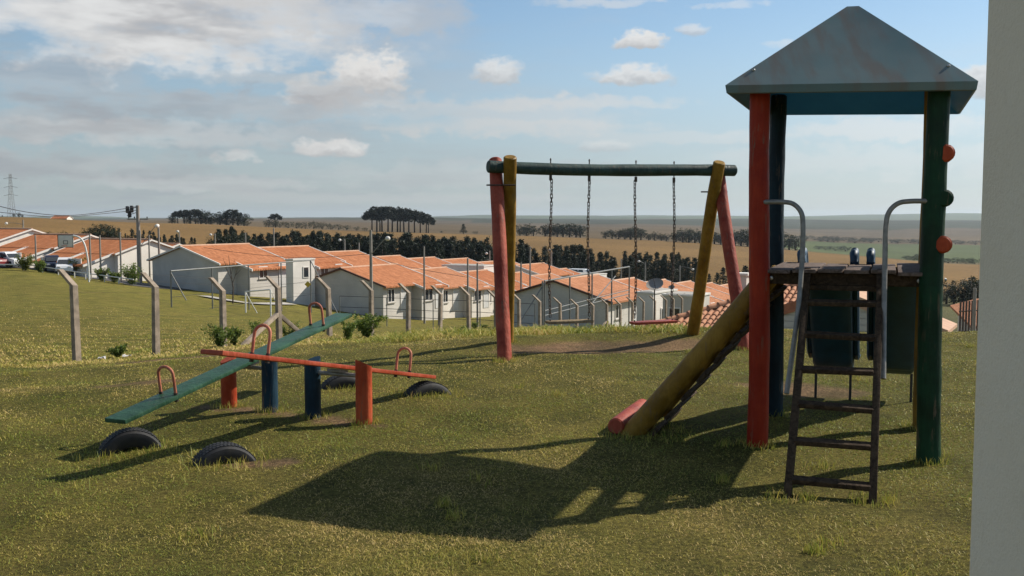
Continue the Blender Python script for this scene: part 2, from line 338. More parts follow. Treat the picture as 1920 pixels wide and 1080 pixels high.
def roof_tile_mat(name, col, light, px=.21, py=.36, dist=.05):    # barrel tiles: waves along the ridge, laps down the slope
    m, t, p, out = mat_base(name); o = oc(t); s = t.new('ShaderNodeSeparateXYZ', {0: o})
    wv = t.m('ABSOLUTE', t.m('SINE', t.m('MULTIPLY', s.outputs[0], math.pi / px)))
    lap = t.m('FRACT', t.m('DIVIDE', s.outputs[1], py))
    cell = t.new('ShaderNodeCombineXYZ', {0: t.m('FLOOR', t.m('DIVIDE', s.outputs[0], px)), 1: t.m('FLOOR', t.m('DIVIDE', s.outputs[1], py)), 2: 0.})
    rnd = t.new('ShaderNodeTexWhiteNoise', {'Vector': cell.outputs[0]}, noise_dimensions='3D').outputs['Value']
    c = t.mix(rnd, mul(col, .82), light); c = t.mix(t.ramp(t.noise(o, .9, 5, .6), .35, .75, 0., .5), c, mul(col, .7))
    c = t.mix(t.m('MULTIPLY', t.m('LESS_THAN', wv, .22), .45), c, mul(col, .45))
    t.put(p.inputs['Base Color'], c); p.inputs['Roughness'].default_value = .85; p.inputs['Specular IOR Level'].default_value = .2
    bumpn(t, p, t.m('ADD', wv, t.m('MULTIPLY', lap, .35)), dist); return m

M = {}
M['red'] = paint('red_paint', (.36, .022, .005), (.32, .034, .010))
M['salmon'] = paint('faded_red_paint', (.31, .040, .018), (.37, .08, .044))
M['orange'] = paint('orange_paint', (.44, .055, .016), (.45, .085, .03))
M['yellow'] = paint('yellow_paint', (.24, .125, .012), (.29, .165, .025))
M['green'] = paint('green_paint', (.005, .030, .012), (.009, .046, .020))
M['blue'] = paint('blue_paint', (.006, .026, .046), (.010, .038, .062))
M['navy'] = paint('dark_blue_paint', (.005, .016, .026), (.008, .026, .036))
M['beam'] = paint('beam_green_paint', (.03, .058, .05), (.05, .085, .075))
M['board_green'] = paint('board_green_paint', (.026, .075, .042), (.042, .105, .062), wear=.35, gloss=.3)
M['board_red'] = paint('board_red_paint', (.40, .056, .022), (.40, .085, .042), wear=.3, gloss=.3)
M['handle'] = paint('handle_paint', (.52, .15, .085), (.56, .22, .135), wear=.4)
M['deck'] = wood('weathered_deck_timber', (.22, .165, .14), (.08, .06, .048))
M['ladder'] = wood('dark_ladder_timber', (.090, .060, .036), (.030, .020, .013))
M['seat_tan'] = wood('seat_timber', (.36, .27, .15), (.2, .14, .08))
M['steel'] = plain('galvanised_steel', (.27, .255, .225), .5, .25, 20, .0008, 200, metal=.35)
M['chain'] = plain('rusty_chain', (.10, .075, .06), .6, .4, 60, .0005, 300, metal=.6)
M['bolt'] = plain('bolt_steel', (.35, .35, .34), .4, .2, 30, 0, metal=.9)
M['rubber'] = plain('old_tyre_rubber', (.022, .022, .023), .72, .35, 9, .0015, 160, dirt=(.09, .075, .05), dirt_amt=.5)
M['concrete'] = plain('post_concrete', (.35, .275, .205), .9, .3, 7, .006, 70, dirt=(.15, .13, .10), dirt_amt=.6)
M['pole'] = plain('pole_concrete', (.30, .275, .24), .9, .2, 1.5, .01, 20)
M['pipe'] = plain('pipe_steel', (.20, .20, .19), .5, .2, 3, 0, metal=.3)
M['white_pipe'] = plain('white_pipe_paint', (.75, .74, .70), .5, .1, 3, 0)
M['white'] = plain('white_trim', (.74, .70, .64), .7, .08, 2, 0)
M['wall_w'] = plain('white_render', (.76, .71, .64), .9, .10, .6, .01, 8, dirt=(.5, .46, .40), dirt_amt=.35)
M['wall_c'] = plain('cream_render', (.72, .66, .575), .9, .10, .6, .01, 8, dirt=(.46, .42, .35), dirt_amt=.35)
M['wall_g'] = plain('grey_render', (.58, .545, .49), .9, .12, .6, .01, 8, dirt=(.36, .34, .31), dirt_amt=.4)
M['glass'] = plain('window_glass', (.03, .035, .04), .1, .1, 3, 0, spec=.6)
M['door'] = plain('door_paint', (.62, .61, .58), .5, .1, 3, 0)
M['brown'] = plain('brown_fascia', (.10, .045, .028), .8, .2, 3, 0)
M['dark'] = plain('dark_metal', (.03, .03, .032), .5, .2, 3, 0)
M['fascia'] = plain('terracotta_trim', (.42, .16, .085), .8, .25, 3, .01, 20)
M['roof1'] = roof_tile_mat('orange_roof_tiles', (.51, .19, .078), (.61, .245, .11))
M['roof2'] = roof_tile_mat('pale_orange_roof_tiles', (.54, .22, .10), (.62, .28, .145))
M['roof3'] = roof_tile_mat('deep_orange_roof_tiles', (.48, .165, .064), (.56, .215, .092))
M['roof4'] = roof_tile_mat('sun_brightened_orange_tiles', (.62, .21, .075), (.70, .27, .11))  # orange tile colour raised to stand in for sun the street slopes miss
M['tile'] = plain('clay_tile', (.50, .235, .125), .85, .25, 5, .003, 60, dirt=(.35, .16, .09), dirt_amt=.5)
M['clay_pale'] = plain('pale_clay_slab', (.56, .34, .22), .85, .15, 2, .004, 30)
M['bark'] = plain('tree_bark', (.09, .065, .05), .95, .4, 3, .03, 10)
M['street'] = plain('street_asphalt', (.10, .095, .09), .9, .2, .5, .01, 20)
M['slab'] = plain('concrete_slab', (.42, .39, .34), .9, .2, .8, .01, 10)
M['conifer'] = foliage('conifer_needles', (.020, .031, .015), .5, .12)
M['arauc'] = foliage('araucaria_needles', (.012, .020, .011), .5, .08)
M['broad'] = foliage('broadleaf_leaves', (.022, .032, .014), .5, .15)
M['weed'] = foliage('weed_leaves', (.13, .18, .045), .5, .4)
M['drywd'] = foliage('dry_weed_stems', (.22, .18, .075), .4, .35)
M['palm'] = foliage('palm_leaves', (.12, .14, .03), .4, .4)
M['car_w'] = plain('white_car_paint', (.80, .80, .80), .25, .03, 1, 0, spec=.6)
M['car_r'] = plain('dark_red_car_paint', (.22, .03, .03), .25, .05, 1, 0, spec=.6)
M['car_b'] = plain('dark_blue_car_paint', (.02, .025, .05), .25, .05, 1, 0, spec=.6)
# fibreglass canopy with rust-brown runs down the slope
m, t, p, out = mat_base('canopy_fibreglass'); o = oc(t)
st = t.new('ShaderNodeMapping', {'Vector': o, 'Scale': (1, .25, .10)}).outputs[0]
c = t.mix(t.ramp(t.noise(o, 2.2, 3, .5), .3, .7), (.13, .215, .21), (.19, .25, .235))
c = t.mix(t.m('MULTIPLY', t.ramp(t.noise(st, 7, 4, .6), .42, .70), t.ramp(t.noise(o, 1.5, 3), .30, .55, .2, .9)), c, (.19, .15, .115))
t.put(p.inputs['Base Color'], c); p.inputs['Roughness'].default_value = .45; bumpn(t, p, t.noise(o, 12, 2), .0006); M['canopy'] = m
def glowing(m, col, amt):                              # thin fibreglass lets some daylight through
    t = NT(m.node_tree); out = next(n for n in t.n if n.type == 'OUTPUT_MATERIAL'); src = out.inputs[0].links[0].from_socket
    tl = t.new('ShaderNodeBsdfTranslucent', {'Color': col}); mx = t.new('ShaderNodeMixShader', {0: amt}); t.l.new(src, mx.inputs[1]); t.l.new(tl.outputs[0], mx.inputs[2]); t.l.new(mx.outputs[0], out.inputs[0])
glowing(m, (.12, .36, .46), .22)
M['canopy_in'] = plain('canopy_underside', (.04, .15, .23), .5, .2, 5, .001, 40)
glowing(M['canopy_in'], (.10, .32, .46), .3)
M['slide'] = plain('slide_fibreglass', (.012, .054, .105), .5, .25, 6, .001, 60)
# plastered wall close to the camera
m, t, p, out = mat_base('rough_plaster'); o = oc(t)
c = t.mix(t.ramp(t.noise(o, 1.6, 6, .6), .35, .7), (.86, .75, .58), (.90, .80, .64)); c = t.mix(t.ramp(t.noise(o, 60, 3), .5, .8, 0., .35), c, (.74, .63, .47))
t.put(p.inputs['Base Color'], c); p.inputs['Roughness'].default_value = .95; bumpn(t, p, t.m('ADD', t.noise(o, 140, 4, .7), t.noise(o, 14, 3)), .002); M['plaster'] = m

# ------------------------------------------------------------------ the ground, one sheet out to the horizon
def fbm(x, y, s, seed=0):
    z = 0; a = 1.; tot = 0
    for k in range(5):
        ph = seed * 1.7 + k * 2.3; c_, s_ = math.cos(ph), math.sin(ph); u = (x * c_ - y * s_) / s; v = (x * s_ + y * c_) / s
        z = z + a * np.sin(u + 1.3 * np.sin(v * .8 + ph)) * np.cos(v * 1.1 + 1.1 * np.sin(u * .7 + ph * 2)); tot += a; a *= .55; s *= .5
    return z / tot
def land_colour(x, y):
    r = np.hypot(x, y); px = 960 + F * x / np.maximum(y, .1); px = np.where(y > .5, np.clip(px, -800, 2700), np.where(x < 0, -800, 2700))
    D = np.maximum(y, r * .55); wv = fbm(x, y, np.maximum(r * .06, .3), 3)
    C = np.empty((len(x), 3)); lawn = np.array((.185, .16, .044)); C[:] = lawn
    def lay(mask, col, var=.12):
        C[mask] = np.array(col) * (1 + var * wv[mask])[:, None]
    lay((D > 14) & (D <= 62), (.215, .185, .046))
    lay((D > 62), (.215, .185, .046)); lay((D > 112) & (px > 330), (.10, .095, .045), .25)
    edge0 = 215 + 20 * wv                               # stubble field starts behind the tree belt
    lay((D > edge0), (.225, .128, .052), .08)
    edge1 = np.interp(px, [-400, 200, 340, 830, 1300, 1580, 1830], [440, 470, 565, 605, 610, 560, 560])
    lay(D > edge1, (.135, .092, .06), .15)
    lay((D > 900 + 120 * wv) & (px > 1440) & (D < 1450 + 60 * wv), (.085, .112, .045), .2)
    lay((D > edge1) & (px > 1480) & (D < 900 + 120 * wv), (.13, .10, .05), .15)
    lay((D > 1900 + 200 * wv), (.115, .082, .06), .25)
    lay((D > 2550 + 350 * wv) & (D < 4400 + 400 * wv) & (px > 880), (.035, .042, .026), .3); lay((D > 3100 + 350 * wv) & (px <= 880), (.05, .055, .035), .3)
    lay(D > 5200 + 700 * wv, (.09, .115, .06), .4)
    for (cx, cyy, rx, ry, rot) in DIRT:
        dx, dy = x - cx, y - cyy; c_, s_ = math.cos(rot), math.sin(rot)
        q = ((dx*c_+dy*s_)/rx)**2 + ((-dx*s_+dy*c_)/ry)**2 + .45 * fbm(x, y, .25, 5)
        k = np.clip((1.25 - q) / .5, 0, 1)[:, None]; C[:] = C * (1 - k) + np.array((.29, .185, .115)) * k
    return C, wv
rad = np.concatenate([[.02], np.exp(np.arange(math.log(.6), math.log(12500), .0145))])
azf = np.arange(-40, 40.01, .27); azc = np.concatenate([azf, np.arange(44, 320, 4.)])
A_, R_ = np.meshgrid(np.radians(azc), rad, indexing='ij')
gx = (R_ * np.sin(A_)).ravel(); gy = (R_ * np.cos(A_)).ravel(); gz = H(gx, gy)
na, nr = len(azc), len(rad); ia, ir = np.meshgrid(np.arange(na), np.arange(nr - 1), indexing='ij'); ja = (ia + 1) % na
GF = np.stack([ia * nr + ir, ia * nr + ir + 1, ja * nr + ir + 1, ja * nr + ir], -1).reshape(-1, 4)
lc, wv = land_colour(gx, gy)
m, t, p, out = mat_base('ground_soil_and_grass'); o = oc(t)
base = t.new('ShaderNodeAttribute', attribute_name='land').outputs['Color']
n_s, n_m, n_l, n_x = t.noise(o, 38, 5, .7), t.noise(o, 3.2, 5, .6), t.noise(o, .35, 5, .6), t.noise(o, .012, 6, .6)
c = t.mix(t.ramp(n_m, .32, .7, 0., .55), base, t.mix(.5, base, (.14, .105, .04), 'MIX'))
c = t.mix(t.ramp(n_l, .3, .7, 0., .5), c, mul((.9, 1.05, .8), 1), 'MULTIPLY')
c = t.mix(1., c, t.mix(t.ramp(n_s, .3, .72), (.45, .45, .45), (1.4, 1.4, 1.35)), 'MULTIPLY')
c = t.mix(1., c, t.mix(t.ramp(t.noise(o, 1.1, 6, .72), .3, .7), (.62, .68, .6), (1.35, 1.25, 1.2)), 'MULTIPLY')
c = t.mix(.5, c, t.mix(t.ramp(n_x, .3, .7), (.75, .75, .75), (1.3, 1.3, 1.3)), 'MULTIPLY')
t.put(p.inputs['Base Color'], c); p.inputs['Roughness'].default_value = .95; p.inputs['Specular IOR Level'].default_value = .1
bumpn(t, p, t.m('ADD', n_s, t.noise(o, 150, 3, .7)), .03); M['ground'] = m
gm = npmesh('ground', np.stack([gx, gy, gz], 1), GF, m, {'land': ('FLOAT_COLOR', np.concatenate([lc, np.ones((len(lc), 1))], 1))})
gm.shade_smooth()
go = bpy.data.objects.new('ground', gm); finish(go, None, 'mown grass slope running down past houses to stubble fields and far hills', None, None, 'structure')

# grass blades: real blades, dense near, coarser with distance
def blades(n, r0, r1, az0, az1, hmin, hmax, wid, seed, tall=None):
    g = np.random.default_rng(seed); r = np.exp(g.uniform(math.log(r0), math.log(r1), n)); a = np.radians(g.uniform(az0, az1, n))
    x, y = r * np.sin(a), r * np.cos(a)
    clump = fbm(x, y, .55, 1) * .5 + fbm(x, y, .12, 2) * .5; dry = fbm(x, y, 1.5, 4) * .7 + fbm(x, y, .35, 6) * .55
    keep = np.ones(n, bool)
    for (cx, cyy, rx, ry, rot) in DIRT:
        dx, dy = x - cx, y - cyy; c_, s_ = math.cos(rot), math.sin(rot)
        q = ((dx*c_+dy*s_)/rx)**2 + ((-dx*s_+dy*c_)/ry)**2 + .45 * fbm(x, y, .25, 5); keep &= ~((q < 1.1) & (g.random(n) < .96))
    keep &= g.random(n) < .64 + .8 * clump
    if r1 > 20: keep &= g.random(n) < np.clip((r1 - r) / (r1 - 20), 0, 1)
    x, y, r, clump, dry = x[keep], y[keep], r[keep], clump[keep], dry[keep]; n = len(x); z = H(x, y) - .004
    h = g.uniform(hmin, hmax, n) * (1 + .45 * clump) * (.75 + .7 * g.random(n)**3); wd = wid * np.clip(r / 6, .7, 4.) * g.uniform(.7, 1.3, n)
    th = g.uniform(0, 2 * np.pi, n); ph = g.uniform(0, 2 * np.pi, n); lean = g.uniform(.5, 2.2, n)
    sx_, sy_ = np.cos(th) * wd / 2, np.sin(th) * wd / 2; lx, ly = np.cos(ph) * lean * h, np.sin(ph) * lean * h
    P = np.stack([np.stack([x - sx_, y - sy_, z], 1), np.stack([x + sx_, y + sy_, z], 1),
                  np.stack([x + sx_ * .7 + lx * .4, y + sy_ * .7 + ly * .4, z + h * .6], 1), np.stack([x - sx_ * .7 + lx * .4, y - sy_ * .7 + ly * .4, z + h * .6], 1),
                  np.stack([x + lx, y + ly, z + h * np.clip(1.05 - lean * .38, .25, 1)], 1)], 1)
    i = np.arange(n)[:, None] * 5
    T = np.concatenate([i + [0, 1, 2], i + [0, 2, 3], i + [3, 2, 4]], 1).reshape(-1, 3)
    hue = np.clip(.42 + .9 * dry + .24 * np.clip(-x / 3, -.6, 1.2) * np.clip((r - 6.5) / 4, 0, 1) + g.normal(0, .22, n), 0, 1)
    return P.reshape(-1, 3), T, np.repeat(hue, 5)
m, t, p, out = mat_base('grass_blade')
hue = t.new('ShaderNodeAttribute', attribute_name='rnd').outputs['Fac']
c = t.mix(t.ramp(hue, .1, .6), (.22, .265, .040), (.46, .385, .078)); c = t.mix(t.ramp(hue, .6, 1.), c, (.66, .48, .18))
t.put(p.inputs['Base Color'], c); p.inputs['Roughness'].default_value = .55; p.inputs['Specular IOR Level'].default_value = .3
tl = t.new('ShaderNodeBsdfTranslucent', {'Color': c}); mx = t.new('ShaderNodeMixShader', {0: .3})
t.l.new(p.outputs[0], mx.inputs[1]); t.l.new(tl.outputs[0], mx.inputs[2]); t.l.new(mx.outputs[0], out.inputs[0]); M['grass'] = m
def tufts(spots, seed):
    g = np.random.default_rng(seed); X = []; Y = []
    for (x, y, r0, r1, n) in spots:
        a = g.uniform(0, 6.283, n); rr_ = g.uniform(r0, r1, n); X.append(x + np.cos(a) * rr_); Y.append(y + np.sin(a) * rr_)
    x, y = np.concatenate(X), np.concatenate(Y); n = len(x); z = H(x, y) - .004; h = g.uniform(.02, .075, n); wd = g.uniform(.003, .006, n); th = g.uniform(0, 6.283, n); ph = g.uniform(0, 6.283, n); ln = g.uniform(.1, .9, n)
    sx_, sy_ = np.cos(th) * wd / 2, np.sin(th) * wd / 2; lx, ly = np.cos(ph) * ln * h, np.sin(ph) * ln * h
    P = np.stack([np.stack([x - sx_, y - sy_, z], 1), np.stack([x + sx_, y + sy_, z], 1), np.stack([x + sx_ * .7 + lx * .4, y + sy_ * .7 + ly * .4, z + h * .6], 1), np.stack([x - sx_ * .7 + lx * .4, y - sy_ * .7 + ly * .4, z + h * .6], 1), np.stack([x + lx, y + ly, z + h], 1)], 1)
    i = np.arange(n)[:, None] * 5; T = np.concatenate([i + [0, 1, 2], i + [0, 2, 3], i + [3, 2, 4]], 1).reshape(-1, 3)
    return P.reshape(-1, 3), T, np.repeat(np.clip(g.normal(.4, .25, n), 0, 1), 5)
SPOTS = [(x, y, .06, .15, 150) for x, y in ((-1.15, 7.62), (-1.58, 7.82), (-1.97, 7.99), (-2.36, 8.19), (1.70, 6.80), (2.72, 6.41), (2.09, 7.83), (3.11, 7.44), (-.07, 10.96), (2.84, 12.), (2.475, 13.67), (-.06, 12.75), (1.58, 5.56), (2.02, 5.46))]
SPOTS += [(x, y, .10, .36, 420) for x, y in ((-2.64, 6.75), (-1.87, 6.42), (-1.61, 9.36), (-.775, 8.93))] + [(.95, 7.25, .1, .4, 300)]
gs_ = np.random.default_rng(77)
SPOTS += [(r_ * math.sin(a_), r_ * math.cos(a_), 0., gs_.uniform(.05, .16), int(gs_.integers(30, 90))) for r_, a_ in zip(np.exp(gs_.uniform(math.log(4), math.log(14), 45)), gs_.uniform(-.6, .6, 45))]
gp = [tufts(SPOTS, 21), blades(50000, 13.8, 38, -7, 10, .04, .17, .005, 14), blades(520000, 3.0, 15.5, -37, 37, .008, .022, .0040, 11), blades(16000, 3., 15.5, -37, 37, .02, .04, .0035, 12), blades(110000, 14, 60, -37, 12, .03, .07, .006, 13)]
off = 0; Vv = []; Tt = []; Hh = []
for a, b, d in gp: Vv.append(a); Tt.append(b + off); Hh.append(d); off += len(a)
gr = npmesh('grass', np.concatenate(Vv), np.concatenate(Tt), m, {'rnd': ('FLOAT', np.concatenate(Hh))})
go = bpy.data.objects.new('grass', gr); finish(go, None, 'short patchy lawn grass, green and straw coloured, around the playground', 'grass', None, 'stuff')
go = bpy.data.objects['ground']; go['category'] = 'ground'
# ------------------------------------------------------------------ climbing tower
TC = Vector((2.405, 7.12, 0)); TH = -.363
U = Vector((math.cos(TH), math.sin(TH), 0)); V = Vector((-math.sin(TH), math.cos(TH), 0)); Z = Vector((0, 0, 1))
TR = Matrix((U, V, Z)).transposed()
def tw(u, v, z): return TC + U * u + V * v + Z * z
tower = thing('climbing_tower', 'wooden climbing tower with grey-green canopy, ladder, log ramp and two slides', 'play tower', TC)
q = .55
for (a, b, mt, r, sd_, top, lean) in ((-1, -1, 'red', .068, 3, 2.555, .0), (1, -1, 'green', .072, 8, 2.55, .0), (-1, 1, 'navy', .064, 12, 2.555, 0), (1, 1, 'yellow', .062, 15, 2.55, 0)):
    x, y, _ = tw(a * q, b * q, 0); g0 = Hs(x, y)
    obj('post', MB().log((x, y, g0 - .12), tw(a * q + lean, b * q, top), r * 1.06, r * .97, 16, 24, .035, .004, sd_), M[mt], tower)
# canopy: four sloping faces with a small flat ridge, rolled lip, open underneath
zc, za, hw, rr = 2.455, 3.085, .765, .04
def canopy_mesh(mb, dz, shrink=0.):
    tilt = lambda u: -.030 * u
    h2 = hw - shrink; cs = [(-h2, -h2), (h2, -h2), (h2, h2), (-h2, h2)]; ts = [(-rr, -.012), (rr, -.012), (rr, .012), (-rr, .012)]
    lo = [tw(a, b, zc + dz + tilt(a)) for a, b in cs]; hi = [tw(a, b, za + dz + tilt(a)) for a, b in ts]
    lip = [tw(a * (1 - .01), b * (1 - .01), zc - .05 + tilt(a)) for a, b in cs]; lip2 = [tw(a * (1 - .03), b * (1 - .03), zc - .055 + tilt(a)) for a, b in cs]
    return cs, lo, hi, lip, lip2
_, lo, hi, lip, lip2 = canopy_mesh(None, 0)
_, lo2, hi2, _, _ = canopy_mesh(None, -.02, .022)
# subdivided outer skin so the faces sag slightly
mb = MB(); N = 10
def skin(mb, A, B, C_, D_, sag):
    vs = []
    for i in range(N + 1):
        for j in range(N + 1):
            s, t_ = i / N, j / N; p = (A.lerp(B, s)).lerp(D_.lerp(C_, s), t_)
            vs.append(p - Z * sag * math.sin(math.pi * s) * math.sin(math.pi * t_))
    mb.add(vs, [(i * (N + 1) + j, (i + 1) * (N + 1) + j, (i + 1) * (N + 1) + j + 1, i * (N + 1) + j + 1) for i in range(N) for j in range(N)])
for k in range(4): skin(mb, lo[k], lo[(k + 1) % 4], hi[(k + 1) % 4], hi[k], .012)
mb.add(hi, [(0, 1, 2, 3)])
for k in range(4):
    k2 = (k + 1) % 4; mb.add([lo[k], lo[k2], lip[k2], lip[k]], [(0, 1, 2, 3)]); mb.add([lip[k], lip[k2], lip2[k2], lip2[k]], [(0, 1, 2, 3)])
def raw_obj(name, mb, mat, parent):                    # open shells keep their own face order
    me = bpy.data.meshes.new(name); me.from_pydata((np.array(mb.v) - np.array(ORG[parent.name])).tolist(), [], mb.f); me.validate()
    me.shade_smooth(); me.set_sharp_from_angle(angle=R(25)); me.materials.append(mat); o = bpy.data.objects.new(name, me); ORG[o.name] = ORG[parent.name]
    return finish(o, parent, None, None, None, None)
roof = raw_obj('canopy', mb, M['canopy'], tower)
mb = MB()
for k in range(4): k2 = (k + 1) % 4; mb.add([lip2[k], lip2[k2], hi2[k2], hi2[k]], [(0, 1, 2, 3)])
mb.add(hi2, [(0, 1, 2, 3)]); raw_obj('canopy_lining', mb, M['canopy_in'], roof)
for (a, b) in ((-.60, -.63), (.60, -.63), (-.6, .63), (.6, .63)):
    f_ = (hw - abs(b)) / (hw - .012); z_ = zc + (za - zc) * f_ - .03 * a
    n_ = Vector((0, math.copysign(.62, b), .78)); n_ = U * n_.x + V * n_.y + Z * n_.z
    obj('screw', MB().lathe([(.0, .010), (.008, .009), (.012, .004), (.012, -.004)], tw(a, b, z_), n_, 10), M['bolt'], roof)
# platform
PZ = 1.255
w6 = 1.0 / 6
for k in range(6):
    u0 = -.5 + (k + .5) * w6; wd = w6 - .012; jl = random.uniform(-.012, .012)
    obj('plank', MB().box(tw(u0, -.02 + jl, PZ - .016 + random.uniform(-.003, .003)), (wd, 1.14, .026), TR @ Matrix.Rotation(random.uniform(-.012, .012), 3, 'X'), .006), M['deck'], tower)
for b in (-1, 1):
    obj('platform_beam', MB().box(tw(0, b * .50, PZ - .068), (1.02, .055, .08), TR, .007), M['ladder'], tower)
for a in (-1, 1):
    obj('platform_joist', MB().box(tw(a * .44, 0, PZ - .07), (.05, .94, .075), TR, .006), M['ladder'], tower)
for a in (-.47, .47): obj('bolt', MB().lathe([(0, .012), (.013, .010), (.016, 0.)], tw(a, -.53, PZ - .068), -V, 12), M['bolt'], tower)
# ladder
lad = obj('ladder', MB().box(tw(0, -.535, PZ - .125), (.50, .03, .035), TR, .004), M['ladder'], tower)
foot_v, top_v = -.55 - 1.17, -.55
slope = Vector((0, 1.14, 1.2)).normalized(); ang = math.atan2(PZ - .02, top_v - foot_v)
LR = TR @ Matrix.Rotation(ang, 3, 'X')
Ll = math.hypot(PZ + .02, 1.17)
for a, mm in ((-.235, .006), (.235, -.004)):
    obj('ladder_rail', MB().box(tw(a + mm, (foot_v + top_v) / 2, (PZ - .02) / 2 - .02), (.044, Ll + .04, .072), LR, .006), M['ladder'], lad)
for k, zr in enumerate((.085, .275, .462, .655, .85, 1.045)):
    v_ = foot_v + (top_v - foot_v) * zr / (PZ - .02)
    obj('rung', MB().box(tw(.004 * (-1) ** k, v_ - .005, zr), (.43, .062, .032), TR @ Matrix.Rotation(.25, 3, 'X') @ Matrix.Rotation(random.uniform(-.02, .02), 3, 'Y'), .007), M['ladder'], lad)
def smoothpath(pts, n=8):
    P = [Vector(p) for p in pts]; outp = []
    for i in range(len(P) - 1):
        p0, p1, p2, p3 = P[max(i - 1, 0)], P[i], P[i + 1], P[min(i + 2, len(P) - 1)]
        for k in range(n):
            s = k / n; outp.append(.5 * ((2 * p1) + (p2 - p0) * s + (2 * p0 - 5 * p1 + 4 * p2 - p3) * s * s + (3 * p1 - p0 - 3 * p2 + p3) * s ** 3))
    return outp + [P[-1]]
for sg, ub, ve, ze in ((-1, .312, -.72, .47), (1, .268, -.66, .60)):
    P = [tw(sg * .52, -.60, 1.705), tw(sg * .40, -.60, 1.705), tw(sg * .325, -.605, 1.69), tw(sg * .272, -.62, 1.63), tw(sg * .258, -.635, 1.53), tw(sg * .258, -.67, 1.3), tw(sg * (.27 if sg < 0 else .262), -.80, .95), tw(sg * ub, -.98, ze)]
    hr = obj('handrail', MB().tube(smoothpath(P), .0165, 12), M['steel'], tower)
# log ramp on the left side
ramp = obj('ramp', MB().box(tw(-.56, 0, PZ - .12), (.06, .9, .09), TR, .006), M['ladder'], tower)
for b, sd_ in ((-.37, 31), (.37, 37)):
    obj('stringer', MB().log(tw(-1.50, b, -.05), tw(-.50, b, PZ - .055), .083, .078, 10, 20, .03, .006, sd_), M['yellow'], ramp)
for k in range(8):
    s = .12 + k * .115; u_, z_ = -1.50 + 1.0 * s, -.05 + (PZ) * s
    obj('ramp_slat', MB().box(tw(u_ + .085, 0, z_ - .075), (.095, .92 + random.uniform(-.05, .05), .03), TR @ Matrix.Rotation(-.9 + random.uniform(-.14, .14), 3, 'Y'), .006), M['ladder'], ramp)
x, y, _ = tw(-1.57, 0, 0)
obj('foot_log', MB().log(tw(-1.59, -.42, Hs(x, y) + .05), tw(-1.59, .46, Hs(x, y) + .05), .064, .06, 6, 20, .02, .002, 41), M['salmon'], ramp)
# round climbing bars on the right side, seen end-on
for zb, mt, ln in ((2.01, 'orange', 1.2), (1.725, 'green', 1.2), (1.43, 'orange', 1.2)):
    obj('climbing_bar', MB().log(tw(.600, -.62, zb), tw(.600, -.62 + ln, zb), .056, .054, 5, 18, .02, .002, 50), M[mt], tower)
obj('bolt', MB().lathe([(0, .014), (.010, .012), (.014, 0.)], tw(.55 + .07, -.56, 1.20), U, 10), M['bolt'], tower)
# two fibreglass slides on the back
def slide(uc, wd, seed):
    path = [(.50, 1.20), (.62, 1.195), (.72, 1.15), (1.50, .40), (1.66, .29), (1.82, .235), (2.0, .22)]
    P = [(v_, z_) for v_, z_ in [(p.x, p.y) for p in smoothpath([(a, b, 0) for a, b in path], 5)]]
    prof = [(-wd / 2 - .03, .10), (-wd / 2 - .035, .125), (-wd / 2 - .015, .14), (-wd / 2 + .01, .13), (-wd / 2 + .018, .02), (-wd / 2 + .05, 0), (wd / 2 - .05, 0), (wd / 2 - .018, .02), (wd / 2 - .01, .13), (wd / 2 + .015, .14), (wd / 2 + .035, .125), (wd / 2 + .03, .10)]
    m_ = len(prof); mb = MB(); vs = []
    for i, (v_, z_) in enumerate(P):
        a = P[max(i - 1, 0)]; b = P[min(i + 1, len(P) - 1)]; d = Vector((b[0] - a[0], b[1] - a[1])).normalized(); nv, nz = -d.y, d.x
        vs += [tw(uc + pu, v_ + nv * ph, z_ + nz * ph) for pu, ph in prof]
        lower = [tw(uc + pu * .97, v_ + nv * (ph - .012), z_ + nz * (ph - .012)) for pu, ph in prof[::-1]]
        vs += lower
    k2 = 2 * m_
    fs = [(i * k2 + k, i * k2 + (k + 1) % k2, (i + 1) * k2 + (k + 1) % k2, (i + 1) * k2 + k) for i in range(len(P) - 1) for k in range(k2)]
    for e in (0, (len(P) - 1) * k2): fs += [(e + k, e + k + 1, e + k2 - 2 - k, e + k2 - 1 - k) for k in range(m_ - 1)]
    sl_ = obj('slide', mb.add(vs, fs), M['slide'], tower, angle=50)
    for sg in (-1, 1):
        EP = []
        for i, (v_, z_) in enumerate(P):
            a = P[max(i - 1, 0)]; b = P[min(i + 1, len(P) - 1)]; d = Vector((b[0] - a[0], b[1] - a[1])).normalized(); EP.append(tw(uc + sg * (wd / 2 + .008), v_ - d.y * .125, z_ + d.x * .125))
        e0 = EP[0]; EP = [e0 - V * .055 - Z * .06, e0 - V * .05 - Z * .02, e0 - V * .03 + Z * .0] + EP
        obj('edge_roll', MB().tube(EP, [.024, .030, .033] + [.031] * (len(EP) - 3), 12), M['slide'], sl_)
        x, y, _ = tw(uc + sg * wd * .4, 1.78, 0)
        obj('slide_leg', MB().tube([(x, y, Hs(x, y) - .05), (x, y, .235)], .012, 8), M['dark'], sl_)
slide(-.16, .37, 1); slide(.345, .37, 2)

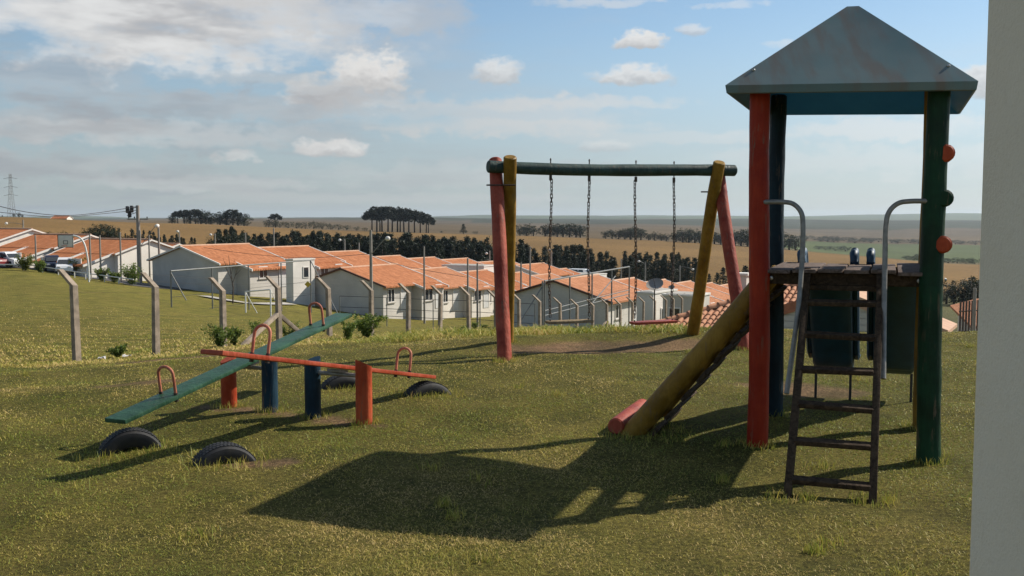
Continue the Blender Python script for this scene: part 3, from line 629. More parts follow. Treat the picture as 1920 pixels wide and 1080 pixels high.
# ------------------------------------------------------------------ swing frame and two swings
bl, br = Vector((-.285, 11.75, 2.20)), Vector((2.87, 12.85, 2.19)); bd = (br - bl).normalized()
sw = thing('swing_set', 'log swing set with dark beam and crossed red and yellow legs', 'swing set', (1.3, 12.3, 0))
obj('beam', MB().log(bl, br, .072, .074, 18, 20, .04, .004, 61), M['beam'], sw)
def foot(x, y, d=.12): return Vector((x, y, Hs(x, y) - d))
for nm, a, b, mt, sd_ in (('l', foot(-.07, 10.96), (-.20, 11.97, 2.30), 'salmon', 63), ('l', foot(-.06, 12.75), (-.02, 11.70, 2.31), 'yellow', 65),
                          ('r', foot(2.84, 12.0), (2.68, 12.93, 2.20), 'salmon', 67), ('r', foot(2.475, 13.67), (2.63, 12.62, 2.30), 'yellow', 71)):
    lg = obj('leg', MB().log(a, b, .083, .078, 14, 22, .03, .004, sd_), M[mt], sw)
for pth in ((-.13, 11.62, 1.98), (2.60, 12.75, 1.93)):
    p_ = Vector(pth); obj('through_bolt', MB().tube([p_ - Vector((.17, -.06, 0)), p_ + Vector((.17, .06, 0))], .009, 8), M['chain'], sw)
def link_mesh():
    mb = MB(); a, b = .0115, .0165
    pts = [(math.cos(th) * a, 0, math.sin(th) * a + (b if math.sin(th) > 0 else -b)) for th in np.linspace(0, 2 * math.pi, 10, endpoint=False)]
    mb.tube(pts, .0042, 5, closed=True); me = bpy.data.meshes.new('link'); me.from_pydata(mb.v, [], mb.f); me.shade_smooth(); me.materials.append(M['chain']); return me
LINK = link_mesh()
def swing(px0, px1, pys, mt, label):
    tops = []
    for px in (px0, px1):
        k = (px - 960) / F; s = (k * bl.y - bl.x) / (bd.x - k * bd.y); tops.append(bl + bd * s)
    c = (tops[0] + tops[1]) / 2; zs = at(0, pys, c.y).z
    root = thing('swing', label, 'swing', (c.x, c.y, zs), group=None)
    d = (tops[1] - tops[0]).normalized(); d.z = 0; d.normalize(); rot = Matrix.Rotation(math.atan2(d.y, d.x), 3, 'Z') @ Matrix.Rotation(random.uniform(-.03, .03), 3, 'Y')
    obj('seat', MB().box((c.x, c.y, zs), ((tops[1] - tops[0]).length + .07, .17, .032), rot, .008), M[mt], root)
    for tp in tops:
        h = obj('hanger', MB().tube([tp + Z * .115, tp + Z * .09], [.006, .012], 8).tube([tp + Z * .1, tp - Z * .085], .007, 8).box(tp - Z * .12, (.034, .02, .065), rot, .006), M['chain'], root)
        ch = obj('chain', MB().tube([tp - Z * .125, tp - Z * .165], .006, 8), M['chain'], root); obj('seat_bolt', MB().tube([(tp.x, tp.y, zs + .035), (tp.x, tp.y, zs - .02)], .009, 8), M['chain'], root)
        zt = tp.z - .16; n = int((zt - zs - .03) / .045)
        for k in range(n):
            f_ = k / n; o = bpy.data.objects.new('link', LINK); sway = .012 * math.sin(f_ * 5 + tp.x * 3)
            o.location = Vector((tp.x + sway, tp.y, zt - .045 * k)) - Vector((c.x, c.y, zs)); o.rotation_euler = (0, 0, (k % 2) * math.pi / 2 + .5 + .2 * math.sin(k)); o.scale = (1.25, 1.25, 1.12)
            finish(o, ch, None, None, None, None)
swing(1032, 1104, 603, 'seat_tan', 'chain swing with bare tan wooden seat, beside the swing with the red seat')
swing(1191, 1262, 604, 'board_red', 'chain swing with red painted wooden seat')

# ------------------------------------------------------------------ seesaws and the tyres under their ends
def seesaw(label, posts, cen, dr, zn, zf, half, bm_, hs, orig):
    root = thing('seesaw', label, 'seesaw', orig)
    for (x, y, mt, top, cutdir, sd_) in posts:
        g0 = Hs(x, y); r = .064; mb = MB(); n = 24; rr_ = random.Random(sd_); vs = []
        cd = Vector(cutdir); zs_ = [g0 - .1, g0 + .05, g0 + .17, g0 + .3, None]
        for zq in zs_:
            for k in range(n):
                a = 2 * math.pi * k / n; px_, py_ = math.cos(a), math.sin(a); rq = r * (1 + .02 * math.sin(3 * a + sd_))
                zz_ = zq if zq is not None else top + .035 * (px_ * cd.x + py_ * cd.y)
                vs.append((x + px_ * rq, y + py_ * rq, zz_))
        nl = len(zs_); fs = [(i * n + k, i * n + (k + 1) % n, (i + 1) * n + (k + 1) % n, (i + 1) * n + k) for i in range(nl - 1) for k in range(n)] + [tuple(range((nl - 1) * n, nl * n))]
        obj('post', mb.add(vs, fs), M[mt], root)
    a, b = Vector((posts[0][0], posts[0][1], .375)), Vector((posts[1][0], posts[1][1], .375))
    ax = (b - a).normalized(); obj('axle', MB().tube([a - ax * .05, b + ax * .05], .017, 12), M['steel'], root)
    d2 = Vector((dr[0], dr[1], 0)).normalized(); n_ = Vector((cen[0], cen[1], 0)) - d2 * half; f_ = Vector((cen[0], cen[1], 0)) + d2 * half
    n_.z = zn; f_.z = zf; e = (f_ - n_).normalized(); s_ = e.cross(Z).normalized(); up = s_.cross(e); rot = Matrix((e, s_, up)).transposed(); mid_ = (n_ + f_) / 2
    bd_ = obj('board', MB().box(mid_, (2 * half, .185, .032), rot, .007), M[bm_], root)
    obj('pivot_bracket', MB().box(mid_ - up * .034, (.12, .12, .026), rot, .004), M['steel'], root)
    for t_ in hs:
        c_ = mid_ + e * t_ + up * .02; w_ = .068; P = [c_ - s_ * w_ - up * .03, c_ - s_ * w_ + up * .12] + [c_ + up * (.145 + .062 * math.sin(th)) - s_ * w_ * math.cos(th) for th in np.linspace(.25, math.pi - .25, 9)] + [c_ + s_ * w_ + up * .12, c_ + s_ * w_ - up * .03]
        hd = obj('handle', MB().tube(P, .0112, 10), M['handle'], root)
        for sg in (-1, 1): obj('handle_foot', MB().tube([c_ + s_ * sg * w_ - up * .055, c_ + s_ * sg * w_ + up * .012], .016, 10), M['chain'], hd)
seesaw('seesaw with a red plank between an orange and a blue post', [(-1.15, 7.62, 'orange', .475, (-.8, -.5, 0), 2), (-1.585, 7.82, 'blue', .47, (.6, .5, 0), 4)],
       (-1.365, 7.72), (.404, .914), 0.735, .135, 1.48, 'board_red', (-.98, 1.02), (-1.37, 7.72, 0))
seesaw('seesaw with a green plank between a blue and an orange post', [(-1.97, 7.99, 'blue', .465, (-.7, -.4, 0), 6), (-2.36, 8.19, 'orange', .43, (.6, .5, 0), 9)],
       (-2.165, 8.09), (.376, .927), .205, .675, 1.5, 'board_green', (-.96, 1.03), (-2.165, 8.09, 0))
def tyre(x, y, vis, ang, Ro, Wd, label):
    root = thing('tyre', label, 'tyre', (x, y, Hs(x, y)))
    ax = Vector((math.sin(ang), -math.cos(ang), 0)); c = Vector((x, y, Hs(x, y) + vis - Ro)); Ri = Ro * .50
    prof = [(Ri, -.36), (Ri + .015, -.42), (Ro * .8, -.5), (Ro * .93, -.47), (Ro * .975, -.40), (Ro, -.30), (Ro * 1.005, 0), (Ro, .30), (Ro * .975, .40), (Ro * .93, .47), (Ro * .8, .5), (Ri + .015, .42), (Ri, .36), (Ri + .03, .30), (Ro * .88, .36), (Ro * .93, 0), (Ro * .88, -.36), (Ri + .03, -.30), (Ri, -.36)]
    body = obj('sidewall', MB().lathe([(r, h * Wd) for r, h in prof], c, ax, 44), M['rubber'], root)
    o1 = ax.orthogonal().normalized(); o2 = ax.cross(o1); tb = MB()
    for k in range(60):
        th = 2 * math.pi * k / 60
        for row, (h0, h1) in enumerate(((-.36, -.14), (-.11, .11), (.14, .36))):
            t0 = th + (row % 2) * math.pi / 60; dth = .036
            ring = [c + ax * (hh * Wd) + (o1 * math.cos(tt) + o2 * math.sin(tt)) * rr_ for rr_ in (Ro * .985, Ro * 1.012) for (hh, tt) in ((h0, t0 - dth), (h1, t0 - dth), (h1, t0 + dth), (h0, t0 + dth))]
            tb.add(ring, [(4, 5, 6, 7), (0, 1, 5, 4), (1, 2, 6, 5), (2, 3, 7, 6), (3, 0, 4, 7)])
    obj('tread', tb, M['rubber'], root, smooth=False)
tyre(-2.665, 6.84, .14, R(28), .225, .17, 'half-buried tyre under the lowered end of the green plank')
tyre(-1.885, 6.38, .118, R(30), .23, .18, 'half-buried tyre lying free under the raised end of the red plank')
tyre(-1.61, 9.36, .12, R(28), .27, .17, 'half-buried tyre in the grass under the raised end of the green plank')
tyre(-.775, 8.93, .115, R(34), .27, .17, 'half-buried tyre under the lowered end of the red plank')

# ------------------------------------------------------------------ plastered wall end close by on the right
wl = thing('building_wall', 'off-white rough plastered wall end standing beside the climbing tower', 'wall', (1.06, .5, 0))
obj('wall_body', MB().box((1.06, .55, 1.7), (.24, 2.9, 3.8), None, .012), M['plaster'], wl)
obj('plinth', MB().box((1.06, .55, .06), (.27, 2.94, .4), None, .01), M['slab'], wl)
obj('wall_coping', MB().box((1.06, .55, 3.64), (.30, 2.96, .08), None, .01), M['slab'], wl)
# ------------------------------------------------------------------ concrete post fence below the playground
FP = [(138, 535), (291, 538), (417, 545), (521, 540), (615, 541), (696, 545), (766, 549), (826, 552), (878, 553), (929, 558), (973, 562), (1012, 566), (1050, 570), (1082, 573), (1112, 573), (1138, 571),
      (1163, 571), (1186, 567), (1207, 566), (1228, 564), (1249, 563), (1263, 561), (1279, 560), (1293, 558), (1306, 557)]
fence = thing('concrete_fence', 'row of grey concrete fence posts with bent tops below the playground', 'fence', ground(615, 642))
bends = []
for i, (px, py) in enumerate(FP):
    D = 17.0 + i * 1.93; p_ = at(px, py, D); bends.append(p_); g0 = Hs(p_.x, p_.y)
    b = min(g0, p_.z - 1.1) - .15; lean = random.uniform(-.03, .03); hb = p_.z - b; s = .049
    ofs = Vector((-.28, .11, .27)); fx = Matrix.Rotation(R(-34 + random.uniform(-4, 4)), 3, 'Z')
    prof = [Vector((a * s, c * s, 0)) for a, c in ((-1, -1), (1, -1), (1, 1), (-1, 1))]
    rings = [[Vector((p_.x + lean, p_.y, b)) + fx @ q_ * 1.12 for q_ in prof], [p_ + fx @ q_ for q_ in prof], [p_ + ofs + fx @ q_ * .85 for q_ in prof]]
    mb = MB().add([v_ for r_ in rings for v_ in r_], [(0, 1, 2, 3), (8, 9, 10, 11)] + [(k * 4 + j, k * 4 + (j + 1) % 4, k * 4 + 4 + (j + 1) % 4, k * 4 + 4 + j) for k in (0, 1) for j in range(4)])
    obj('post', mb, M['concrete'], fence, smooth=False)
def brace(a, b, s=.05):
    a, b = Vector(a), Vector(b); e = (b - a).normalized(); sd_ = e.cross(Z).normalized(); up = sd_.cross(e)
    return MB().box((a + b) / 2, ((b - a).length, s * 2, s * 2), Matrix((e, sd_, up)).transposed(), .006)
p4 = bends[3]; fd = (bends[4] - bends[2]); fd.z = 0; fd.normalize()
for tgt in (at(450, 640, p4.y - 1.9), at(580, 642, p4.y + .6)):
    tgt.z = Hs(tgt.x, tgt.y) - .05; obj('brace', brace(at(521, 588, p4.y), tgt, .045), M['concrete'], fence)
p16 = bends[15]
for sg in (-1, 1):
    tgt = p16 + fd * sg * 1.1 + Vector((sg * .25, 0, 0)); tgt.z = Hs(tgt.x, tgt.y) - .05; obj('brace', brace(p16 - Z * .75, tgt, .04), M['concrete'], fence)
for k, dz in enumerate((-.12, -.55, -1.0)):
    pts = [p_ + Z * dz for p_ in bends]; obj('wire', MB().tube(pts, .0022, 4), M['chain'], fence)
for k, s in enumerate((.4, .9)):
    obj('wire', MB().tube([p_ + Vector((-.28, .11, .27)) * s for p_ in bends], .0022, 4), M['chain'], fence)

# ------------------------------------------------------------------ ball court below: pipe cages, low fence, goal, hoop
def pipe_cage(name, label, pA, pB, n, low, brace_to=None, r=.045, pm='pipe'):
    root = thing(name, label, 'pipe fence', (pA.x, pA.y, Hs(pA.x, pA.y)))
    obj('top_rail', MB().tube([pA, pB], r, 8), M[pm], root)
    P = []
    for k in range(n):
        q_ = pA.lerp(pB, k / (n - 1)); P.append(q_); g0 = Hs(q_.x, q_.y); obj('post', MB().tube([(q_.x, q_.y, g0 - .2), (q_.x, q_.y, q_.z)], r, 8), M['pipe'], root)
    for dz in low: obj('rail', MB().tube([pA + Z * dz, pB + Z * dz], r * .7, 8), M[pm], root)
    obj('wire', MB().tube([pA - Z * 1.6, pB - Z * 1.6], .012, 5), M['dark'], root); obj('wire', MB().tube([pA - Z * 2.6, pB - Z * 2.6], .012, 5), M['dark'], root)
    if brace_to is not None: obj('brace', MB().tube([pB, brace_to], r * .8, 8), M['pipe'], root)
    return root, P
c1, P1 = pipe_cage('court_fence', 'tall galvanised pipe fence standing behind the small white goal', at(320, 508, 60), at(582, 488, 75), 5, (), Vector((*at(637, 556, 71).xy, Hs(*at(637, 556, 71).xy))))
obj('brace', MB().tube([P1[0] - Z * .1, Vector((P1[0].x + .8, P1[0].y + .3, Hs(P1[0].x + .8, P1[0].y + .3) + .5))], .035, 8), M['pipe'], c1)
obj('warning_plate', MB().box(at(577, 533, 74.9), (.35, .03, .35), Matrix.Rotation(R(45), 3, 'Y'), .005), plain('yellow_plate', (.6, .42, .03), .5, .1, 2, 0), c1)
c2, P2 = pipe_cage('court_fence', 'tall pipe fence with a diagonal brace in front of the houses by the corner post', at(1021, 527, 57), at(1180, 500, 73), 5, (-1.72, -2.0), None, .05)
obj('brace', MB().tube([P2[2] - Z * 2.0, P2[3].lerp(P2[4], .2) - Z * .5], .035, 8), M['pipe'], c2)
obj('post', MB().tube([P2[0] + Vector((-.12, -.12, -3.4)), P2[0] + Vector((-.12, -.12, 0))], .05, 8), M['pipe'], c2)
obj('brace', MB().tube([P2[0] - Z * .1, Vector((P2[0].x - 2.0, P2[0].y - 1.2, P2[0].z - 3.2))], .035, 8), M['pipe'], c2)
lf = thing('low_court_fence', 'low dark wire fence with thin posts along the court below the row houses', 'wire fence', ground(760, 592))
LP = [at(637, 555, 68), at(725, 558, 67), at(812, 562, 66), at(900, 564, 65), at(1003, 570, 62)]
for q_ in LP: obj('post', MB().tube([(q_.x, q_.y, Hs(q_.x, q_.y) - .1), tuple(q_)], .035, 6), M['pipe'], lf)
for dz in (0, -.75, -1.25): obj('wire', MB().tube([q_ + Z * dz for q_ in LP], .018, 5), M['dark'], lf)
gA, gB = at(460, 547, 63), at(507, 543, 60.5)
gl = thing('goal', 'small white pipe goal on the grass below the fence', 'goal', (gA.x, gA.y, Hs(gA.x, gA.y)))
obj('crossbar', MB().tube([gA, gB], .045, 10), M['white_pipe'], gl)
for q_ in (gA, gB): obj('goal_post', MB().tube([(q_.x, q_.y, Hs(q_.x, q_.y) - .1), tuple(q_)], .045, 10), M['white_pipe'], gl)
bk = Vector((.5, .86, 0))
for q_ in (gA, gB): obj('back_stay', MB().tube([q_, Vector((q_.x + bk.x, q_.y + bk.y, Hs(q_.x + bk.x, q_.y + bk.y)))], .03, 8), M['white_pipe'], gl)
hp = at(166, 506, 84); hp.z = Hs(hp.x, hp.y)
hoop = thing('basketball_hoop', 'basketball backboard on a curved white pole above the grass bank', 'basketball hoop', hp)
pk = at(151, 447, 84)
obj('pole', MB().tube(smoothpath([hp - Z * .2, hp + Z * 1.4, at(160, 463, 84), pk, at(138, 442, 84), at(130, 444, 84)], 6), .075, 10), M['white_pipe'], hoop)
bbc = at(123, 452, 83.9); bb = obj('backboard', MB().box(bbc, (1.28, .05, 1.08), Matrix.Rotation(R(8), 3, 'Z'), .01), M['white'], hoop)
for (ux, uz, sx_, sz_) in ((0, .52, 1.26, .05), (0, -.52, 1.26, .05), (-.61, 0, .05, 1.08), (.61, 0, .05, 1.08), (0, .03, .36, .04), (0, -.24, .36, .04), (-.17, -.1, .04, .27), (.17, -.1, .04, .27)):
    obj('painted_line', MB().box(bbc + Matrix.Rotation(R(8), 3, 'Z') @ Vector((ux, -.032, uz)), (sx_, .012, sz_), Matrix.Rotation(R(8), 3, 'Z')), M['dark'], bb, smooth=False)
obj('rim', MB().tube([bbc + Vector((.225 * math.cos(a), -.28 + .225 * math.sin(a), -.38)) for a in np.linspace(0, 2 * math.pi, 16, endpoint=False)], .014, 6, closed=True), M['orange'], hoop)

# ------------------------------------------------------------------ houses
AX, BX = math.atan2(-.5, .866), math.atan2(.866, .5)
def house(label, apex, head, x0, x1, wf, wb, hr, roofm, wallm, group=None, wings=(), wins=(), pitch=.30, apex_x=None, cat='house', down=2.5, name='house', bare=False, vm='white'):
    """apex: world point of the ridge at local x = apex_x; local x runs along the ridge, -y is the slope that faces us"""
    rot = Matrix.Rotation(head, 3, 'Z'); ax_ = x0 if apex_x is None else apex_x
    loc = Vector(apex) - rot @ Vector((ax_, 0, 0)); loc.z = apex.z - hr - .12
    root = thing(name, label, cat, loc, head, group, local=True)
    ef, eb = hr - pitch * wf, hr - pitch * wb; i = .45
    yf, yb = -wf + i, wb - i
    prof = [(yf, -down), (yf, hr - pitch * -yf - .03), (0, hr - .03), (yb, hr - pitch * yb - .03), (yb, -down)]
    obj('wall', MB().prism([(x0 + .2, y, z) for y, z in prof], (x1 - x0 - .4, 0, 0)), M[wallm], root, smooth=False)
    for sgn, wd, e_ in ((-1, wf, ef), (1, wb, eb)):
        rf = obj('roof', MB().prism([(x0, 0, hr + .10), (x0, sgn * wd, e_ + .10), (x0, sgn * wd, e_ - .03), (x0, 0, hr - .02)], (x1 - x0, 0, 0)), M[roofm], root, smooth=False)
        if not bare:
            for xx in (x0 - .07, x1 - .05):
                obj('verge', MB().prism([(xx, 0, hr + .13), (xx, sgn * (wd + .03), e_ + .13), (xx, sgn * (wd + .03), e_ - .02), (xx, 0, hr - .02)], (.12, 0, 0)), M[vm if xx < x0 else 'white'], rf, smooth=False)
    obj('ridge', MB().tube([(x0 - .03, 0, hr + .10), (x1 + .03, 0, hr + .10)], .11, 8), M['clay_pale'], root)
    for (a, b, ext) in wings:                            # lower roof carrying on down the front slope
        ze = hr - pitch * (wf + ext)
        obj('wall', MB().prism([(a + .15, y, z) for y, z in ((yf - ext, -down), (yf - ext, hr + pitch * (yf - ext) - .12), (yf + .05, hr + pitch * yf - .14), (yf + .05, -down))], (b - a - .3, 0, 0)), M[wallm], root, smooth=False)
        rf = obj('roof', MB().prism([(a, -wf + .3, ef + .15), (a, -wf - ext, ze + .06), (a, -wf - ext, ze - .07), (a, -wf + .3, ef + .02)], (b - a, 0, 0)), M[roofm], root, smooth=False)
        for xx in (a - .07, b - .05): obj('verge', MB().prism([(xx, -wf + .3, ef + .20), (xx, -wf - ext - .03, ze + .10), (xx, -wf - ext - .03, ze - .10), (xx, -wf + .3, ef)], (.12, 0, 0)), M['white'], rf, smooth=False)
    for (face, c, zb, wd, ht, kind) in wins:             # face: F front wall, N near gable (x0), E end gable (x1), W wing front with its ext in c[1]
        if face == 'F': P = lambda u, z, o: (c + u, yf - o, z)
        elif face == 'N': P = lambda u, z, o: (x0 + .2 - o, c + u, z)
        elif face == 'E': P = lambda u, z, o: (x1 - .2 + o, c + u, z)
        else: P = lambda u, z, o: (c[0] + u, yf - c[1] - o, z)
        def slab(mb, u0, u1, z0, z1, o0, o1):
            vs = [P(u, z, o) for u in (u0, u1) for z in (z0, z1) for o in (o0, o1)]
            return mb.add(vs, [(0, 1, 3, 2), (4, 6, 7, 5), (0, 4, 5, 1), (2, 3, 7, 6), (0, 2, 6, 4), (1, 5, 7, 3)])
        if kind == 'window':
            fr = MB()
            for (u0, u1, z0, z1) in ((-wd/2, wd/2, zb + ht - .07, zb + ht), (-wd/2, wd/2, zb, zb + .07), (-wd/2, -wd/2 + .07, zb + .07, zb + ht - .07), (wd/2 - .07, wd/2, zb + .07, zb + ht - .07), (-.03, .03, zb + .07, zb + ht - .07)): slab(fr, u0, u1, z0, z1, -.05, .06)
            wn = obj('window', fr, M['white'], root, smooth=False); obj('pane', slab(MB(), -wd/2 + .05, wd/2 - .05, zb + .05, zb + ht - .05, -.03, .02), M['glass'], wn, smooth=False)
            obj('sill', slab(MB(), -wd/2 - .08, wd/2 + .08, zb - .08, zb, -.03, .12), M['slab'], wn, smooth=False)
        else:
            dr = obj('door', slab(MB(), -wd/2, wd/2, zb, zb + ht, -.05, .04), M['door'], root, smooth=False)
            obj('door_frame', slab(slab(slab(MB(), -wd/2 - .08, -wd/2, zb, zb + ht, -.03, .06), wd/2, wd/2 + .08, zb, zb + ht, -.03, .06), -wd/2 - .08, wd/2 + .08, zb + ht, zb + ht + .08, -.03, .06), M['white'], dr, smooth=False)
    return root
Bv = Vector((.5, .866, 0)); ORD = ['first', 'second', 'third', 'fourth', 'fifth', 'sixth', 'seventh', 'eighth']
# upper stepped row
HR = [(467, 457, 97.4), (578, 461, 105), (672, 470, 113), (750, 479, 120.4), (815, 482, 127.6), (877, 484, 135), (935, 489, 142.5)]
for k, (px, py, D) in enumerate(HR):
    a = at(px, py, D); L = 8.6
    house('wide grey-gabled house with orange roof behind the small white goal' if k == 0 else f'white orange-roofed row house, {ORD[k]} down the upper stepped row from the grey-gabled house',
          a - Bv * L, BX, 0, L, 5.0, 4.4, 3.75, ('roof1', 'roof3', 'roof1')[k % 3], 'wall_g' if k == 0 else ('wall_w', 'wall_c')[k % 2], 'houses of the upper stepped row' if k else None,
          wings=((2.2, 8.4, 1.7),) if k == 0 else ((3.2, 8.2, 1.2),), wins=(('W', (4.0, 1.7), .9, 1.1, 1.1, 'window'), ('W', (6.6, 1.7), 0, 1.0, 2.1, 'door')) if k == 0 else (('W', (4.4, 1.2), .9, 1.2, 1.1, 'window'), ('W', (6.6, 1.2), 0, .9, 2.1, 'door'), ('E', -2, 1., 1.2, 1.1, 'window')))
# lower row, nearer
GR = [(745, 495, 95), (837, 501, 103), (913, 506, 110.4), (979, 510, 118), (1035, 513, 125.6)]
for k, (px, py, D) in enumerate(GR):
    a = at(px, py, D); L = 8.4
    house('long orange-roofed house with blank grey gable behind the street lamp' if k == 0 else f'orange-roofed row house with pale walls, {ORD[k]} along the lower row from the blank grey gable',
          a - Bv * L, BX, 0, L, 5.0, 5.6 if k == 0 else 4.4, 3.75, ('roof1', 'roof2', 'roof3')[k % 3], 'wall_g' if k == 0 else 'wall_c', 'houses of the lower row' if k else None,
          wings=((4.4, 8.2, 1.0),), wins=(('F', 1.3, .9, 1.0, 1.2, 'window'), ('F', 3.2, 0, .9, 2.1, 'door'), ('W', (5.6, 1.0), .8, 1.3, 1.2, 'window'), ('W', (7.2, 1.0), 0, .9, 2.1, 'door')), vm='brown')
# row on the right, running away behind the swings
FR = [(1122, 515, 83.1), (1189, 521, 90.7), (1247, 524, 98.3), (1295, 527, 106), (1335, 530, 113.6), (1370, 532, 121), (1402, 534, 128.5)]
for k, (px, py, D) in enumerate(FR):
    a = at(px, py, D); L = 8.2
    house('orange-roofed house with dark grey gable and brown verge behind the pipe fence brace' if k == 0 else f'pale orange-roofed row house, {ORD[k]} along the row behind the swings from the dark grey gable',
          a - Bv * L, BX, 0, L, 5.0, 4.6, 3.7, ('roof2', 'roof1', 'roof2')[k % 3], 'wall_g' if k == 0 else 'wall_w', 'houses of the row behind the swings' if k else None,
          wings=((3.4, 8.0, 1.4),) if k else (), wins=(('F', 2, .9, 1.1, 1.1, 'window'), ('F', 5.5, 0, .9, 2.1, 'door')) if k == 0 else (('W', (5, 1.4), .9, 1.2, 1.1, 'window'),), vm='brown')
for k, (px, py, D, lb) in enumerate(((1020, 493, 140, 'orange-roofed house with a dark shadowed gable under the far lamp'), (965, 491, 150, 'far orange-roofed house just in front of the conifer belt'), (1062, 503, 150, 'small red-roofed house at the end of the street by the white van'))):
    house(lb, at(px, py, D) - Bv * 8, BX, 0, 8, 4.6, 4.4, 3.6, ('roof1', 'roof2', 'roof3')[k], 'wall_g', wings=(), wins=(('N', -1.5, .9, 1.2, 1.1, 'window'), ('F', 3, .9, 1.2, 1.1, 'window')))
# street-side houses on the left, sunlit gable ends toward the right
SR = [(-52, 420, 114.5), (60, 429, 109), (170, 440, 104), (284, 449, 98.5), (336, 457, 112)]
SL = ['white house with lit gable at the far end of the street', 'white house with sunlit gable behind the palm and the parked red car', 'white house with sunlit gable behind the basketball backboard', 'white house with sunlit gable wall beside the transformer pole', 'orange-roofed house half hidden behind the wide grey gable']
for k, (px, py, D) in enumerate(SR):
    a = at(px, py, D)
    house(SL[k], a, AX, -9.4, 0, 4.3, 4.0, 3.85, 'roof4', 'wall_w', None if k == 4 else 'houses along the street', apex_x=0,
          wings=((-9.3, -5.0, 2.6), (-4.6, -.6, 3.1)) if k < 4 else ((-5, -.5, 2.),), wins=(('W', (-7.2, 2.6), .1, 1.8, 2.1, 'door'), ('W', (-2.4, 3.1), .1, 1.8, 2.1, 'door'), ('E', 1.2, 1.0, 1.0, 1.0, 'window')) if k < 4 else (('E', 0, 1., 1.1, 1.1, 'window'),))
# flat-roofed annexes and low buildings among the rows
def annex(label, c, size, head, mat, wins=(), name='annex'):
    root = thing(name, label, 'building', (c.x, c.y, c.z - size[2]), head, None, local=True); L, Wd, Hh_ = size
    obj('wall', MB().box((0, 0, Hh_ / 2 - 1.2), (L, Wd, Hh_ + 2.4)), M[mat], root, smooth=False)
    cp = obj('parapet', MB().box((0, 0, Hh_ + .05), (L + .12, Wd + .12, .12), None, .01), M['white'], root, smooth=False)
    obj('roof_slab', MB().box((0, 0, Hh_ + .125), (L - .3, Wd - .3, .03)), M['slab'], cp, smooth=False)
    for (u, z, wd, ht, kd) in wins:
        fr = obj('door' if kd == 'door' else 'window', MB().box((u, -Wd / 2, z + ht / 2), (wd, .12, ht), None, .01), M['white'], root, smooth=False)
        obj('pane', MB().box((u, -Wd / 2 - .055, z + ht / 2), (wd - .16, .03, ht - .16)), M['glass'] if kd != 'door' else M['door'], fr, smooth=False)
annex('white boxy annex with a dark window at the end of the grey-gabled house', at(563, 487, 88), (2.6, .9, 2.5), R(56), 'wall_w', ((.2, .9, .7, 1.0, 'window'),))
annex('white flat-topped house wall lit by the sun behind the satellite dish', at(1232, 547, 66), (3.6, 1.2, 3.0), R(56), 'wall_w', ((-.3, .9, .8, 1.1, 'window'),))
annex('low grey shed with white edge between the row behind the swings and the tiled roof', at(1287, 553, 62), (2.2, 2.4, 2.6), AX, 'wall_g', ((-.3, .9, .8, 1.0, 'window'),))
annex('small white porch roof on the lower row near the fence posts', at(880, 498, 121), (6.0, 3.0, 2.6), AX, 'wall_w', ((0, .8, 1.0, 1.0, 'window'),))
annex('long white wall of the far sheds beside the white van', at(1075, 513, 160), (10., 4., 2.4), AX, 'wall_w', ((-2, .8, 1.2, 1.0, 'window'), (2, .8, 1.2, 1.0, 'window')))
# ------------------------------------------------------------------ tiled house just below the bank
Av = Vector((.866, -.5, 0)); PT = .35
Q1 = at(1255, 603, 38); E0 = Q1 - Vector((.966, .259, .247)) * 2.2; bR = 7.4 * .7071
def pl_(a, b, n=0.): return E0 + Av * a + Bv * b + Z * (PT * b) + (Z - Bv * PT).normalized() * n
th_ = thing('tiled_house', 'house with curved clay roof tiles just below the bank behind the climbing tower', 'house', (E0.x, E0.y, E0.z - 2.6))
aL = 8.4
back = lambda a, b: E0 + Av * a + Bv * (2 * bR - b) + Z * (PT * b)
mb = MB().prism([pl_(0, 0), pl_(aL, 0), pl_(aL, bR), pl_(bR, bR)], -Z * .12)
tr_ = obj('roof', mb, M['fascia'], th_, smooth=False)
obj('roof', MB().prism([pl_(0, 0), pl_(bR, bR), back(0, 0)], -Z * .12), M['roof2'], th_, smooth=False)
obj('roof', MB().prism([back(0, 0), back(aL, 0), pl_(aL, bR), pl_(bR, bR)], -Z * .12), M['roof2'], th_, smooth=False)
obj('wall', MB().prism([E0 + Av * .6 + Bv * .6 - Z * .02, E0 + Av * aL + Bv * .6 - Z * .02, E0 + Av * aL + Bv * (2 * bR - .6) - Z * .02, E0 + Av * .6 + Bv * (2 * bR - .6) - Z * .02], -Z * 3.6), M['wall_g'], th_, smooth=False)
def barrel(r0, r1, L, n=7):
    vs = []
    for (y, r) in ((0, r0), (L, r1)):
        vs += [(math.cos(math.pi * k / (n - 1)) * r, y, math.sin(math.pi * k / (n - 1)) * r) for k in range(n)] + [(math.cos(math.pi * k / (n - 1)) * r * .86, y, math.sin(math.pi * k / (n - 1)) * r * .86 - .004) for k in range(n - 1, -1, -1)]
    k2 = 2 * n; fs = [(k, (k + 1) % k2, k2 + (k + 1) % k2, k2 + k) for k in range(k2)] + [(k, k2 - 1 - k, k2 - 2 - k, k + 1) for k in range(n - 1)] + [(k2 + k, k2 + k + 1, 2 * k2 - 2 - k, 2 * k2 - 1 - k) for k in range(n - 1)]
    me = bpy.data.meshes.new('roof_tile'); me.from_pydata(vs, [], fs); me.validate()
    bm = bmesh.new(); bm.from_mesh(me); bmesh.ops.recalc_face_normals(bm, faces=bm.faces); bm.to_mesh(me); bm.free(); me.shade_smooth(); me.set_sharp_from_angle(angle=R(45)); me.materials.append(M['tile']); return me
TILE = barrel(.098, .080, .46); CAP = barrel(.15, .125, .55)
ups = (Bv + Z * PT).normalized(); nrm = Av.cross(ups); TM = Matrix((Av, ups, nrm)).transposed().to_4x4()
cnt = 0
